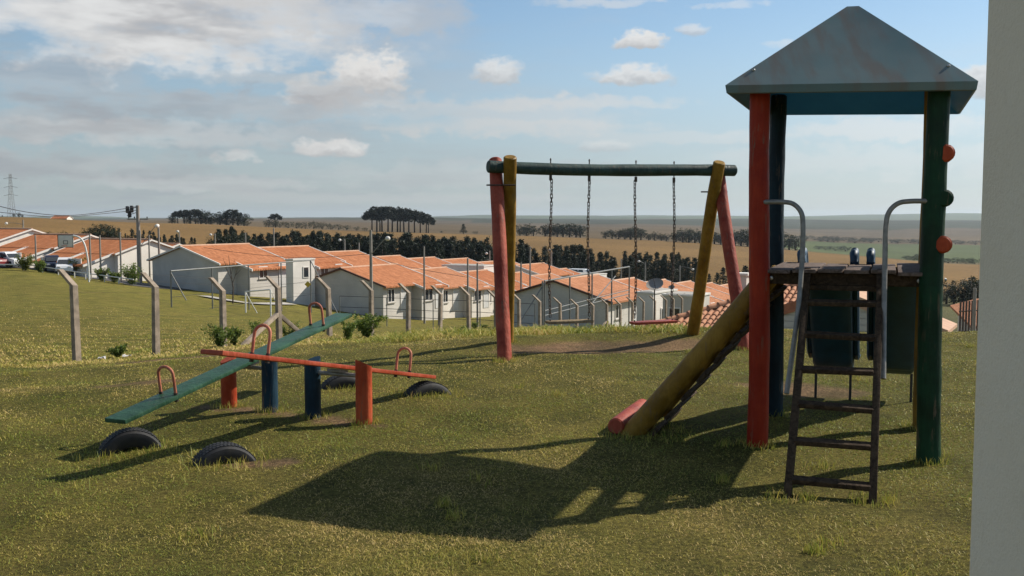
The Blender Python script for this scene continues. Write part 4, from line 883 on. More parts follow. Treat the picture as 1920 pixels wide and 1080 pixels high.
for col_ in range(60):
    a = .35 + col_ * .232
    for row in range(14):
        b = row * .385 / 1.06
        if a - .12 < b + .28 or b > bR - .2 or a > 8.9 or cnt >= 296 or (a > 6.0 and row < 5): continue
        o = bpy.data.objects.new('roof_tile', TILE); q_ = pl_(a + random.uniform(-.008, .008), b, .01 + random.uniform(0, .008)) - ORG[th_.name]
        o.matrix_basis = Matrix.Translation(q_) @ TM @ Matrix.Rotation(random.uniform(-.02, .02), 4, 'Z') @ Matrix.Rotation(-.035, 4, 'X'); finish(o, tr_, None, None, None, None); cnt += 1
hipd = (pl_(bR, bR) - pl_(0, 0)).normalized(); hs = hipd.cross(Z).normalized(); hn = hs.cross(hipd); HM = Matrix((hs, hipd, hn)).transposed().to_4x4()
Lh = (pl_(bR, bR) - pl_(0, 0)).length
for k in range(int(Lh / .44)):
    o = bpy.data.objects.new('hip_tile', CAP); q_ = pl_(0, 0) + hipd * (.44 * k) + hn * .05 - ORG[th_.name]; o.matrix_basis = Matrix.Translation(q_) @ HM @ Matrix.Rotation(-.05, 4, 'X'); finish(o, tr_, None, None, None, None)
RM = Matrix((-Bv, Av, Z)).transposed().to_4x4()
for k in range(7):
    o = bpy.data.objects.new('ridge_tile', CAP); o.matrix_basis = Matrix.Translation(pl_(bR, bR) + Av * .44 * k + Z * .03 - ORG[th_.name]) @ RM @ Matrix.Rotation(-.05, 4, 'X'); finish(o, tr_, None, None, None, None)
# its front gable
G0 = at(1570, 543, 34); gw = 3.55; bk_ = 2.6
for sg, nm in ((-1, 'l'), (1, 'r')):
    e_ = G0 + Av * sg * gw - Z * PT * gw
    rf = obj('roof', MB().prism([G0, e_, e_ + Bv * bk_, G0 + Bv * bk_], -Z * .10), M['clay_pale'], th_, smooth=False)
    obj('verge', MB().prism([G0 - Bv * .12 + Z * .05, e_ - Bv * .12 + Z * .05, e_ - Bv * .12 - Z * .32, G0 - Bv * .12 - Z * .32], Bv * .11), M['clay_pale'] if sg > 0 else M['fascia'], rf, smooth=False)
    for k in range(6):                                 # laps across the slope
        s0 = k / 6; obj('tile_course', MB().prism([G0 + (e_ - G0) * s0 + Z * .035, G0 + (e_ - G0) * (s0 + 1 / 6) + Z * .012, G0 + (e_ - G0) * (s0 + 1 / 6) - Z * .004, G0 + (e_ - G0) * s0 - Z * .004], Bv * bk_), M['clay_pale'], rf, smooth=False)
ge = [G0 + Av * s * (gw - .4) - Z * (PT * (gw - .4) + .1) for s in (-1, 1)]
obj('wall', MB().prism([G0 - Z * .1, ge[1], ge[1] - Z * 4, ge[0] - Z * 4, ge[0]], Bv * 2.4), M['wall_g'], th_, smooth=False)
for k in range(9):
    zz_ = G0.z - .5 - k * .22; hw_ = min(gw - .45, (G0.z - zz_ - .12) / PT)
    obj('siding_board', MB().prism([Vector((*(G0 + Av * s * hw_ - Bv * .02).xy, zz_ + d)) for s, d in ((-1, 0), (1, 0), (1, .2), (-1, .2))], -Bv * .025), M['wall_g'], th_, smooth=False)
pipe_p = at(1436, 538, 37); ch_ = obj('chimney', MB().box(pipe_p - Z * .55 + Vector((0, 4, 0)), (.62, .62, 1.5), Matrix.Rotation(AX, 3, 'Z'), .02), M['wall_g'], th_, smooth=False)
obj('chimney_cap', MB().box(pipe_p + Z * .2 + Vector((0, 4, .06)), (.78, .78, .1), Matrix.Rotation(AX, 3, 'Z'), .01), M['white'], ch_, smooth=False)
# house at the far right edge, left slope toward us
hd_ = math.atan2(.94, .33); a_ = at(1782, 573, 62) + Vector((.94, -.33, 0)) * 4.2 + Z * 1.3
house('house with clay tiled porch roof on slim posts beyond the tiled house', a_, hd_, -13, 0, 4.0, 4.2, 3.4, 'roof2', 'wall_c', apex_x=0, bare=True, wins=(('N', 1.5, .9, 1.2, 1.1, 'window'),))
pc = thing('garden_fence', 'pale slatted fence under the tiled porch roof by the wall end', 'fence', at(1812, 625, 48))
for k in range(9):
    q_ = at(1800 + k * 5.5, 606, 50 - k * .6); obj('slat', MB().box((q_.x, q_.y, q_.z), (.09, .05, 2.2), None, .008), M['deck'], pc, smooth=False)
for dz in (.6, -.4):
    q0, q1 = at(1798, 606, 50.2), at(1846, 606, 45); obj('rail', MB().tube([q0 + Z * dz, q1 + Z * dz], .03, 6), M['deck'], pc)

# ------------------------------------------------------------------ street, paving, kerb
def strip(name, pts, wd, mat, dz, label, seg=40):
    P = [Vector(p) for p in pts]; vs = []; k = 0
    S_ = smoothpath([(p.x, p.y, 0) for p in P], seg // max(1, len(P) - 1))
    for i, p_ in enumerate(S_):
        t_ = (S_[min(i + 1, len(S_) - 1)] - S_[max(i - 1, 0)]).normalized(); n_ = Vector((-t_.y, t_.x, 0))
        for s in np.linspace(-1, 1, 5): q_ = p_ + n_ * wd / 2 * s; vs.append((q_.x, q_.y, Hs(q_.x, q_.y) + dz))
    fs = [(i * 5 + j, (i + 1) * 5 + j, (i + 1) * 5 + j + 1, i * 5 + j + 1) for i in range(len(S_) - 1) for j in range(4)]
    obj(name, MB().add(vs, fs), M[mat], None, True, label, name.replace('_', ' '), None, 'structure')
strip('street', [at(-260, 500, 103).xy.to_3d(), at(60, 500, 98).xy.to_3d(), at(250, 500, 91).xy.to_3d(), at(300, 500, 88).xy.to_3d(), at(430, 500, 104).xy.to_3d()], 4.0, 'street', .03, 'grey street in front of the white houses')
strip('pavement', [at(380, 545, 80).xy.to_3d(), at(470, 545, 76).xy.to_3d(), at(545, 545, 84).xy.to_3d()], 1.2, 'slab', .10, 'pale concrete path below the grey-gabled house')
kb = [at(-100, 497, 93.5), at(60, 500, 92), at(160, 505, 88.5), at(250, 510, 86)]
kr = thing('guard_rail', 'thin white rail on short posts along the street edge above the bank', 'rail', (kb[1].x, kb[1].y, Hs(kb[1].x, kb[1].y)))
KP = [Vector((q_.x, q_.y, Hs(q_.x, q_.y) + .55)) for q_ in kb]; obj('rail', MB().tube(KP, .05, 6), M['white_pipe'], kr)
for k in range(11):
    q_ = KP[min(k * 3 // 10, 2)].lerp(KP[min(k * 3 // 10, 2) + 1], (k * .3) % 1); obj('post', MB().tube([(q_.x, q_.y, Hs(q_.x, q_.y) - .1), tuple(q_)], .05, 6), M['white_pipe'], kr)

# ------------------------------------------------------------------ poles, lamps, wires, pylon
def pole(px, py, D, r, label, lamps=(), arm=None, trafo=False, cat='utility pole', name='utility_pole', group=None):
    tp = at(px, py, D); g0 = Hs(tp.x, tp.y); root = thing(name, label, cat, (tp.x, tp.y, g0), group=group)
    obj('shaft', MB().tube([(tp.x, tp.y, g0 - .4), (tp.x, tp.y, tp.z)], [r * 1.35, r], 10), M['pole'], root)
    for (lx, ly, y0) in lamps:
        e = at(lx, ly, D - .3); st_ = Vector((tp.x, tp.y, at(px, y0, D).z))
        am = obj('lamp_arm', MB().tube(smoothpath([st_, st_.lerp(e, .5) + Z * .12, e + Vector((-.12 if lx > px else .12, 0, .05))], 5), r * .35, 8), M['pipe'], root)
        obj('lamp_head', MB().lathe([(0, .17), (.10, .15), (.17, .08), (.2, 0), (.17, -.10), (.1, -.16), (0, -.18)], e, (0, 0, 1), 14), M['white'], root)
    if arm: 
        c_ = Vector((tp.x, tp.y, at(px, arm, D).z)); ab = obj('crossarm', MB().box(c_, (1.9, .12, .12), Matrix.Rotation(R(15), 3, 'Z'), .01), M['pole'], root)
        for s in (-.8, -.3, .8): obj('insulator', MB().lathe([(0, .2), (.04, .18), (.07, .1), (.04, .06), (.04, 0)], c_ + Vector((s, s * .26, .06)), (0, 0, 1), 8), M['dark'], ab)
    if trafo:
        for (tx, ty) in ((239, 393), (247, 392), (243, 401)):
            c_ = at(tx, ty, D - .2); bx_ = obj('transformer', MB().lathe([(0, .34), (.15, .32), (.17, .25), (.17, -.25), (.15, -.32), (0, -.34)], c_, (0, 0, 1), 12), M['dark'], root)
        for ty in (388, 398): obj('bracket', MB().tube([at(258, ty, D), at(238, ty + 6, D - .2)], .03, 6), M['dark'], root)
    return root
pole(258, 385, 95, .16, 'tall concrete pole with three dark transformer cans beside the street', arm=411, trafo=True)
pole(297, 424, 93, .09, 'slim pole with a globe lamp on a long curved arm by the grey-gabled house', lamps=((295, 423, 430),), cat='street lamp', name='street_lamp')
pole(262, 432, 92.5, .09, 'street lamp with a long slanting arm beside the transformer pole', lamps=((294, 424, 463),), cat='street lamp', name='street_lamp')
pole(695, 431, 74, .10, 'concrete lamp pole with a slanting arm and globe in front of the blank grey gable', lamps=((727, 447, 478),), cat='street lamp', name='street_lamp')
for px, py, D, lb, lm in ((795, 462, 84, 'slim concrete pole in front of the second lower-row house', ()), (877, 484, 80, 'dark-sided concrete pole before the third lower-row house', ()), (895, 493, 80.5, 'shorter pole paired with the dark-sided pole', ()),
        (994, 462, 92, 'tall pole by the lamp at the end of the lower row', ()), (977, 492, 78, 'pole standing beside the tall end pole', ()), (1165, 485, 150, 'thin white pole against the conifer belt', ()), (1210, 492, 150, 'lamp pole by the far shed in front of the conifers', ((1198, 490, 497),)),
        (1275, 498, 150, 'lamp pole among the far conifers', ((1299, 505, 500),)), (513, 428, 130, 'tall pole with a cross arm in front of the conifer belt', ()), (460, 436, 135, 'short pole above the grey-gabled roof', ()), (336, 435, 140, 'lamp pole on the brown field edge', ((333, 434, 437),)), (403, 438, 140, 'pale pole beside the dark round tree', ((395, 440, 441),)),
        (646, 448, 130, 'lamp pole behind the third upper-row roof', ((637, 450, 455),)), (673, 455, 128, 'short pole beside the upper-row lamp', ()), (918, 470, 145, 'lamp pole in front of the belt by the red swing leg', ((912, 475, 478),)), (43, 412, 125, 'pole behind the lit gable roof near the pylon', ((12, 419, 421),)), (1034, 472, 140, 'lamp pole above the shadowed gable roof', ((1030, 469, 474),)),
        (1828, 540, 46, 'thin grey pole beside the porch roof and wall end', ()), (66, 441, 96, 'dark lamp mast behind the palm', ()), (168, 438, 91, 'slim mast beside the basketball pole', ()), (187, 441, 91, 'second slim mast beside the basketball pole', ()), (279, 440, 96, 'mast against the lit gable wall', ())):
    pole(px, py, D, .07 if D < 120 else .09, lb, lm, cat='street lamp' if lm else 'utility pole', name='street_lamp' if lm else 'utility_pole')
pole(225, 435, 92, .07, 'mast beside the small young tree', ())
def wire(pts, label, r=.02, name='power_line'):
    P = smoothpath(pts, 8); obj(name, MB().tube(P, r, 5), M['dark'], None, True, label, 'power line', 'overhead power lines', None)
wire([at(258, 387, 95), at(190, 398, 92), at(125, 404, 88), at(60, 399, 82), at(0, 387, 75), at(-120, 355, 64)], 'thick overhead cable sagging left from the transformer pole', .03)
wire([at(258, 394, 95), at(190, 401, 92), at(125, 406.5, 88), at(60, 404, 82), at(0, 398, 75), at(-120, 385, 64)], 'lower overhead cable sagging left from the transformer pole', .025)
wire([at(258, 440, 95), at(300, 448, 95), at(420, 470, 90), at(560, 483, 84), at(695, 476, 74)], 'thin cable from the transformer pole across the orange roofs to the lamp pole', .018)
wire([at(695, 478, 74), at(740, 494, 78), at(795, 506, 84), at(877, 520, 80)], 'thin cable between the lamp pole and the lower-row poles', .018)
pyb = Vector((*at(22, 410, 720).xy, 0)); pyb.z = Hs(pyb.x, pyb.y); pyt = at(22, 326, 720).z
py_ = thing('lattice_pylon', 'tall grey lattice power pylon on the horizon', 'pylon', pyb)
Hp = pyt - pyb.z
def pw(f): return 1.9 * (1 - f) ** 1.5 + .6
legs = MB(); br_ = MB()
for sx_, sy_ in ((-1, -1), (1, -1), (1, 1), (-1, 1)):
    obj('leg', MB().tube([pyb + Vector((sx_ * pw(f), sy_ * pw(f), Hp * f)) for f in np.linspace(0, 1, 8)], .10, 4), M['pipe'], py_)
for k in range(9):
    f0, f1 = k / 9, (k + 1) / 9
    for (s0, s1) in (((-1, -1), (1, -1)), ((1, -1), (1, 1)), ((1, 1), (-1, 1)), ((-1, 1), (-1, -1))):
        br_.tube([pyb + Vector((s0[0] * pw(f0), s0[1] * pw(f0), Hp * f0)), pyb + Vector((s1[0] * pw(f1), s1[1] * pw(f1), Hp * f1))], .05, 3); br_.tube([pyb + Vector((s1[0] * pw(f0), s1[1] * pw(f0), Hp * f0)), pyb + Vector((s0[0] * pw(f1), s0[1] * pw(f1), Hp * f1))], .05, 3)
obj('lattice', br_, M['pipe'], py_)
for f in (.55, .72, .9): obj('crossarm', MB().tube([pyb + Vector((-5, 0, Hp * f)), pyb + Vector((0, 0, Hp * f + .9)), pyb + Vector((5, 0, Hp * f))], .14, 4), M['pipe'], py_)

# dishes
def dish(px, py, D, r, label, pbase):
    c_ = at(px, py, D); n_ = Vector((-.25, -.55, .8)).normalized(); root = thing('satellite_dish', label, 'satellite dish', (c_.x, c_.y, c_.z - pbase))
    obj('reflector', MB().lathe([(0, -.12 * r), (r * .4, -.10 * r), (r * .75, 0), (r, .12 * r), (r, .16 * r), (r * .75, .04 * r), (r * .4, -.06 * r), (0, -.08 * r)], c_, n_, 28), M['pole'], root)
    obj('mast', MB().tube([c_ - Z * .02, c_ - Z * .3 + Vector((0, .1, 0)), c_ - Z * pbase + Vector((0, .1, 0))], .03, 8), M['dark'], root)
    obj('feed_arm', MB().tube([c_ - n_.cross(Vector((1, 0, 0))) * r * .9, c_ + n_ * r * .9], .015, 6), M['dark'], root)
dish(1228, 534, 48, .42, 'large grey satellite dish on a mast above the fence posts', 3.2)
dish(1259, 539, 60, .2, 'small round satellite dish beside the large one', 3.)

# ------------------------------------------------------------------ cars
def car(label, loc, head, mt, L=3.8, Wd=1.6, van=False):
    root = thing('parked_car', label, 'car', loc, head, None, local=True); hw_ = Wd / 2
    lowp = [(-L/2, .32), (-L/2, .78), (-L/2 + .1, .88), (L/2 - 1.05, .90), (L/2 - .12, .74), (L/2, .55), (L/2, .30)]
    def loft(prof, w0, w1, zsplit): return [(x, s * (w0 if z < zsplit else w1), z) for s in (-1, 1) for x, z in prof]
    vs = loft(lowp, hw_, hw_ - .06, .7); n = len(lowp)
    obj('body', MB().add(vs, [tuple(range(n)), tuple(range(2 * n - 1, n - 1, -1))] + [(i, (i + 1) % n, n + (i + 1) % n, n + i) for i in range(n)]), M[mt], root, smooth=False)
    cab = [(-L/2 + .12, .86), (-L/2 + .35, 1.40), (-L/2 + .55, 1.46), (L/2 - 1.75, 1.45), (L/2 - .95, .88)] if not van else [(-L/2 + .03, .86), (-L/2 + .08, 1.8), (-L/2 + .2, 1.86), (L/2 - 1.2, 1.84), (L/2 - .6, .88)]
    n = len(cab); tz = 1.1; vs = loft(cab, hw_ - .07, hw_ - .17, tz)
    cb = obj('cabin', MB().add(vs, [tuple(range(n)), tuple(range(2 * n - 1, n - 1, -1))] + [(i, (i + 1) % n, n + (i + 1) % n, n + i) for i in range(n)]), M[mt], root, smooth=False)
    top = cab[2][1]
    for s in (-1, 1):
        for (xa, xb) in ((-L/2 + .42, -.30 * L / 3.8), (-.20 * L / 3.8, L/2 - 1.62)):
            yo, yi = s * (hw_ - .055), s * (hw_ - .155)
            obj('side_window', MB().prism([(xa, yo, .95), (xb + .32, yo, .95), (xb, yi, top - .1), (xa + .05, yi, top - .1)], (0, s * .012, 0)), M['glass'], cb, smooth=False)
    wx, wz = cab[3], cab[4]
    for (p0, p1, sg) in ((cab[3], cab[4], 1), (cab[1], cab[0], -1)):
        obj('windscreen', MB().prism([(p0[0] + sg * .03, -hw_ + .22, p0[1] - .07), (p0[0] + sg * .03, hw_ - .22, p0[1] - .07), (p1[0] + sg * .0, hw_ - .14, p1[1] + .06), (p1[0] + sg * .0, -hw_ + .14, p1[1] + .06)], (sg * .02, 0, .01)), M['glass'], cb, smooth=False)
    for x in (-L/2 + .62, L/2 - .72):
        for s in (-1, 1):
            wh = obj('wheel', MB().lathe([(.12, -.09), (.26, -.09), (.30, -.05), (.30, .05), (.26, .09), (.12, .09)], (x, s * (hw_ - .08), .30), (0, 1, 0), 18), M['rubber'], root)
            obj('rim', MB().lathe([(0, -.085), (.12, -.08), (.17, -.07), (.17, .07), (.12, .08), (0, .085)], (x, s * (hw_ - .08), .30), (0, 1, 0), 14), M['steel'], wh)
    for s in (-1, 1):
        obj('headlight', MB().box((L/2 - .08, s * (hw_ - .28), .64), (.14, .30, .14), None, .03), M['white'], root); obj('tail_light', MB().box((-L/2 + .0, s * (hw_ - .2), .72), (.08, .16, .22), None, .02), M['red'], root)
def on(px, D): q_ = at(px, 500, D); return Vector((q_.x, q_.y, Hs(q_.x, q_.y) + .09))
car('white hatchback parked under the basketball backboard', on(122, 94), AX - R(38), 'car_w', 3.4, 1.5)
car('dark blue car tucked behind the white hatchback', on(98, 96), AX - R(30), 'car_b', 3.4, 1.5)
car('white car with raised tailgate near the palm', on(20, 97), AX, 'car_w', 3.5, 1.5)
car('dark red car beyond the white car near the palm', on(-10, 96.5), AX, 'car_r', 3.5, 1.5)
car('white van far down between the houses by the conifer belt', Vector((*at(1090, 513, 165).xy, at(1090, 516, 165).z - .8)), AX, 'car_w', 4.4, 1.8, True)
# ------------------------------------------------------------------ trees and plants
def leaf_cloud(cent, sig, per, size, g, mat, name, flat=0.):
    K = len(cent); n = K * per; c_ = np.repeat(cent, per, 0) + g.normal(0, 1, (n, 3)) * np.repeat(sig, per, 0) if np.ndim(sig) > 1 else np.repeat(cent, per, 0) + g.normal(0, sig, (n, 3))
    d1 = g.normal(0, 1, (n, 3)); d1[:, 2] *= (1 - flat); d1 /= np.linalg.norm(d1, axis=1)[:, None]; d2 = np.cross(d1, g.normal(0, 1, (n, 3))); d2 /= np.linalg.norm(d2, axis=1)[:, None]
    s = size * g.uniform(.6, 1.4, (n, 1)); P = np.stack([c_ - d1 * s, c_ + d2 * s * .45, c_ + d1 * s, c_ - d2 * s * .45], 1).reshape(-1, 3)
    Fc = np.arange(n * 4).reshape(-1, 4); rnd = np.repeat(np.clip(np.repeat(g.uniform(.1, .9, K), per) + g.normal(0, .15, n), 0, 1), 4)
    return npmesh(name, P, Fc, mat, {'rnd': ('FLOAT', rnd)})
def trunk_mesh(pts, rads, limbs, mat, name='trunk'):
    mb = MB().tube(pts, rads, 7)
    for a, b, r in limbs: mb.tube([a, (Vector(a) + Vector(b)) / 2 + Vector((0, 0, .04)), b], [r, r * .7, r * .35], 5)
    me = bpy.data.meshes.new(name); me.from_pydata(mb.v, [], mb.f); me.shade_smooth(); me.materials.append(mat); return me
g = np.random.default_rng(5)
VAR = {'conifer': [], 'araucaria': [], 'broad': [], 'bush': []}
for k in range(6):      # all unit height 1
    K = 110; t_ = g.uniform(.03, 1, K) ** .9; rad_ = (.19 + .05 * g.random()) * (1 - t_) ** .7 + .012; a = g.uniform(0, 6.28, K); rr_ = rad_ * np.sqrt(g.random(K))
    cent = np.stack([np.cos(a) * rr_, np.sin(a) * rr_, t_], 1); cr = leaf_cloud(cent, .020, 22, .019, g, M['conifer'], 'conifer_crown')
    tr = trunk_mesh([(0, 0, -.05), (.004, 0, .5), (0, 0, .95)], [.022, .014, .004], [], M['bark']); VAR['conifer'].append((cr, tr))
for k in range(5):
    K = 80; a = g.uniform(0, 6.28, K); R0 = .26 + .06 * g.random(); rr_ = R0 * np.sqrt(g.uniform(.02, 1, K)); z_ = .97 - .26 * (rr_ / R0) ** 2 - g.uniform(0, .22, K)
    cent = np.stack([np.cos(a) * rr_, np.sin(a) * rr_, z_], 1); extra = np.stack([g.normal(0, .10, 12), g.normal(0, .10, 12), g.uniform(.5, .78, 12)], 1) if k % 2 else np.zeros((0, 3))
    cent = np.concatenate([cent, extra]); cr = leaf_cloud(cent, .024, 30, .030, g, M['arauc'], 'araucaria_crown', .4)
    lim = [((0, 0, .66 + .012 * j), tuple(cent[j * 2] * np.array([.9, .9, 1]) - np.array([0, 0, .02])), .010) for j in range(16)]
    VAR['araucaria'].append((cr, trunk_mesh([(0, 0, -.05), (.006, 0, .4), (0, .004, .9)], [.026, .020, .010], lim, M['bark'])))
for k in range(6):
    K = 80; d = g.normal(0, 1, (K, 3)); d /= np.linalg.norm(d, axis=1)[:, None]; rr_ = g.random(K) ** .45; cent = d * rr_[:, None] * np.array([.34 + .08 * g.random(), .34, .46]) + np.array([0, 0, .50]); cent[:, 0] += .05 * np.sin(cent[:, 2] * 9 + k)
    cr = leaf_cloud(cent, .034, 28, .022, g, M['broad'], 'broadleaf_crown')
    lim = [((0, 0, .25 + .02 * j), tuple(cent[j * 3] * .85 + np.array([0, 0, .05])), .016) for j in range(10)]
    VAR['broad'].append((cr, trunk_mesh([(0, 0, -.06), (.01, 0, .3), (0, .01, .6)], [.035, .026, .012], lim, M['bark'])))
for k in range(4):
    K = 46; d = g.normal(0, 1, (K, 3)); d /= np.linalg.norm(d, axis=1)[:, None]; rr_ = g.random(K) ** .4; cent = d * rr_[:, None] * np.array([.75, .6, .42]) + np.array([0, 0, .45])
    VAR['bush'].append((leaf_cloud(cent, .06, 26, .03, g, M['broad'], 'shrub_crown'), trunk_mesh([(0, 0, -.1), (0, .02, .4)], [.04, .015], [((0, 0, .05), (.3, .1, .4), .02), ((0, 0, .05), (-.3, 0, .4), .02)], M['bark'], 'stem')))
TN = {'conifer': ('conifer_tree', 'tree'), 'araucaria': ('araucaria_tree', 'tree'), 'broad': ('broadleaf_tree', 'tree'), 'bush': ('shrub', 'shrub')}
def tree(kind, px, pytop, D, label, group=None, wide=1., base=None):
    q_ = at(px, pytop, D); g0 = Hs(q_.x, q_.y) if base is None else base; h = max(q_.z - g0, .6); cr, tr = random.choice(VAR[kind])
    o = thing(TN[kind][0], label, TN[kind][1], (q_.x, q_.y, g0 - .05 * h * 0), random.uniform(0, 6.28), group, local=True); o.scale = (h * wide, h * wide, h)
    share('trunk', tr, (0, 0, 0), 0, o); share('crown', cr, (0, 0, 0), 0, o); return o
# dark belt behind the roofs
bt = [(218, 430), (300, 438), (368, 446), (405, 436), (425, 430), (455, 433), (480, 440), (540, 437), (600, 438), (700, 441), (800, 445), (870, 449), (930, 452), (985, 456), (1020, 468), (1050, 463), (1085, 462), (1110, 472), (1150, 480), (1170, 476), (1200, 474), (1230, 478), (1265, 476), (1300, 486)]
bx_, by_ = [a for a, _ in bt], [b for _, b in bt]
px = 218
while px < 1304:
    if not (368 < px < 404 or 1157 < px < 1167 or 1008 < px < 1022):
        for row in range(2):
            tree('conifer', px + random.uniform(-5, 5), np.interp(px, bx_, by_) + random.uniform(-4, 7) + row * -1 + (9 if row == 0 else 0), (228, 246)[row] + random.uniform(-6, 6), 'dark conifer in the dense belt between the orange roofs and the stubble field', 'conifers of the belt', random.uniform(.95, 1.4))
    px += 8.6
for px, py, D, wd in ((160, 428, 205, 1.2), (172, 419, 208, 1.3), (186, 417, 206, 1.4), (200, 418, 209, 1.3), (212, 424, 207, 1.1), (92, 432, 180, 1.), (120, 431, 182, 1.), (412, 436, 200, 1.2), (426, 431, 203, 1.3), (442, 432, 200, 1.2), (455, 437, 204, 1.2)):
    tree('broad', px, py, D, 'dark round tree standing in front of the brown field above the street roofs', 'round trees before the field', wd)
for px, py, D in ((1330, 514, 215), (1345, 511, 218), (1356, 502, 222), (1368, 501, 220), (1385, 508, 224), (1398, 498, 221), (1410, 497, 225), (1776, 525, 190), (1790, 535, 188), (1806, 522, 185), (1822, 514, 186), (1838, 512, 188), (1762, 540, 184), (1702, 545, 190), (1720, 548, 187)):
    tree('conifer' if px < 1500 else 'broad', px, py, D, 'dark tree in the scattered line past the end of the conifer belt', 'trees past the end of the belt', 1.4)
# araucaria groves along the far edge of the field
for px, py, D in ((322, 402, 600), (333, 395, 605), (345, 392, 603), (356, 393, 608), (366, 391, 600), (376, 391, 606), (386, 396, 602), (395, 400, 606)):
    tree('broad' if px % 3 else 'araucaria', px, py, D, 'dark tree in the longer grove above the grey-gabled roof', 'grove above the grey-gabled roof', 1.7)
for px, py in ((412, 395), (424, 392), (436, 392), (446, 398), (457, 399)): tree('araucaria' if px == 436 else 'broad', px, py, 604 + random.uniform(-4, 4), 'broad-topped tree in the shorter grove next to the lone araucaria', 'shorter grove by the lone araucaria', 1.9)
for px, py in ((327, 412), (350, 408), (372, 409), (393, 411), (408, 410), (428, 410), (450, 413), (463, 415)): tree('bush', px, py, 600 + random.uniform(-4, 4), 'low dark undergrowth under the two field groves', 'undergrowth of the groves', 1.0)
for px, py in ((697, 391), (706, 386), (716, 387), (727, 386), (735, 387), (745, 387), (757, 389), (766, 391), (777, 393), (788, 396), (799, 400), (803, 405), (712, 393), (750, 394)):
    tree('araucaria', px, py, 612 + random.uniform(-6, 6), 'tall flat-topped araucaria with bare trunk in the big grove on the ridge', 'big araucaria grove', 1.4)
tree('araucaria', 516, 400, 640, 'lone araucaria above the low hedge line', None, 1.5); tree('conifer', 869, 420, 610, 'lone pointed tree on the open field', None, 1.9)
for px, py in ((503, 409), (512, 411), (525, 411), (540, 413), (556, 413), (572, 413), (588, 412), (604, 414), (620, 417), (634, 418), (650, 420), (668, 423), (684, 425), (828, 432), (891, 432)): tree('bush', px, py, 640 + random.uniform(-10, 10), 'low bush in the hedge line along the ridge', 'hedge line on the ridge', 1.1)
for px, py in ((975, 421), (988, 416), (1000, 422), (1022, 420), (1032, 417), (1045, 417), (1056, 419), (1068, 417), (1080, 418), (1088, 422)): tree('broad', px, py, 625 + random.uniform(-8, 8), 'bushy tree in the grove seen between the swing chains', 'grove between the chains', 1.8)
for px, py in ((1136, 431), (1148, 429), (1160, 430), (1172, 427), (1182, 423), (1192, 423), (1202, 427), (1216, 436), (1228, 433), (1240, 438), (1250, 437)): tree('broad', px, py, 622 + random.uniform(-8, 8), 'bushy tree in the grove seen past the swing with the red seat', 'grove past the red-seat swing', 1.8)
for px, py in ((1268, 433), (1281, 426), (1292, 425), (1303, 428), (1312, 434), (1340, 432), (1352, 433), (1366, 436), (1378, 428), (1390, 429), (1402, 428), (1412, 433), (1424, 436), (1440, 438), (1456, 434), (1468, 433), (1480, 437), (1492, 443)): tree('broad', px, py, 600 + random.uniform(-8, 8), 'bushy dark tree in the line behind the tower posts', 'tree line behind the posts', 1.8)
for px, py in ((26, 400), (35, 397), (42, 401), (4, 403), (-8, 402)): tree('broad', px, py, 440, 'small dark tree on the hill crest near the pylon', 'trees near the pylon', 1.2)
for px, D, py in ((1700, 700, 478), (1712, 702, 475), (1726, 700, 474), (1740, 706, 476), (1760, 700, 480), (1778, 696, 481), (1795, 694, 480), (1812, 690, 482), (1828, 690, 481)): tree('bush', px, py, D, 'green hedge bush at the foot of the green field', 'hedge by the green field', 1.6)
for px in range(1500, 1840, 17): tree('bush', px + random.uniform(-6, 6), 440 + (px - 1500) * .03 + random.uniform(-2, 2), 1500 + random.uniform(-40, 40), 'distant hedge bush across the plain', 'distant hedges', 2.6)
for px in (1535, 1548, 1566, 1585): tree('bush', px, 459, 1080, 'lone bush on the green field', 'bushes on the green field', 1.8)
# red-roofed farmhouse on the crest
fh = at(116, 404.5, 425); house('small farmhouse with red hipped roof on the hill crest', fh, 0., -3.5, 3.5, 3.2, 3.2, 3.4, 'roof3', 'wall_w', apex_x=0, wins=(('F', -1.5, .8, 1.1, 1.1, 'window'), ('F', 1.5, .8, 1.1, 1.1, 'window')), pitch=.36)

# near weeds and street-side plants
def weed(px, py, h, label, mat='weed', n=14, spread=.5, leaf=.042, name='weed', cat='plant', D=None, group=None, dens=15):
    q_ = ground(px, py) if D is None else Vector((*at(px, py, D).xy, 0)); q_.z = Hs(q_.x, q_.y)
    o = thing(name, label, cat, q_, 0, group, local=True); mb = MB(); tips = []; h = h * (.78 if D is None else 1.)
    for k in range(n):
        a = random.uniform(0, 6.28); l_ = random.uniform(.5, 1) * h; s = spread * random.uniform(.2, 1)
        e = Vector((math.cos(a) * s * h, math.sin(a) * s * h, l_)); m_ = e * .5 + Vector((0, 0, .12 * h)); mb.tube([(0, 0, -.03), m_, e], [.008, .006, .003], 4); tips += [m_, e, e * .8 + Vector((0, 0, .04)), m_.lerp(e, .3), e * .28 + Vector((0, 0, .02))]
    me = bpy.data.meshes.new('stem'); me.from_pydata(mb.v, [], mb.f); me.materials.append(M['drywd'] if mat == 'drywd' else M['weed']); share('stem', me, (0, 0, 0), 0, o)
    gg = np.random.default_rng(int(px * 7 + py)); cr = leaf_cloud(np.array([tuple(t_) for t_ in tips]), h * .07, dens, leaf * .62, gg, M[mat], 'leaves'); share('leaves', cr, (0, 0, 0), 0, o); return o
weed(411, 652, .6, 'leafy green weed growing beside the third fence post', n=18, spread=.7, leaf=.05, dens=10)
weed(440, 648, .5, 'low leafy weed at the foot of the slanting brace', n=10, spread=.6)
weed(222, 671, .3, 'small green weed between the first two fence posts', n=16, spread=1.1, dens=10)
weed(480, 632, .55, 'pale green weed behind the braced fence post', n=12, spread=.8); weed(540, 634, .5, 'green weed in front of the braced post', n=10, spread=.8)
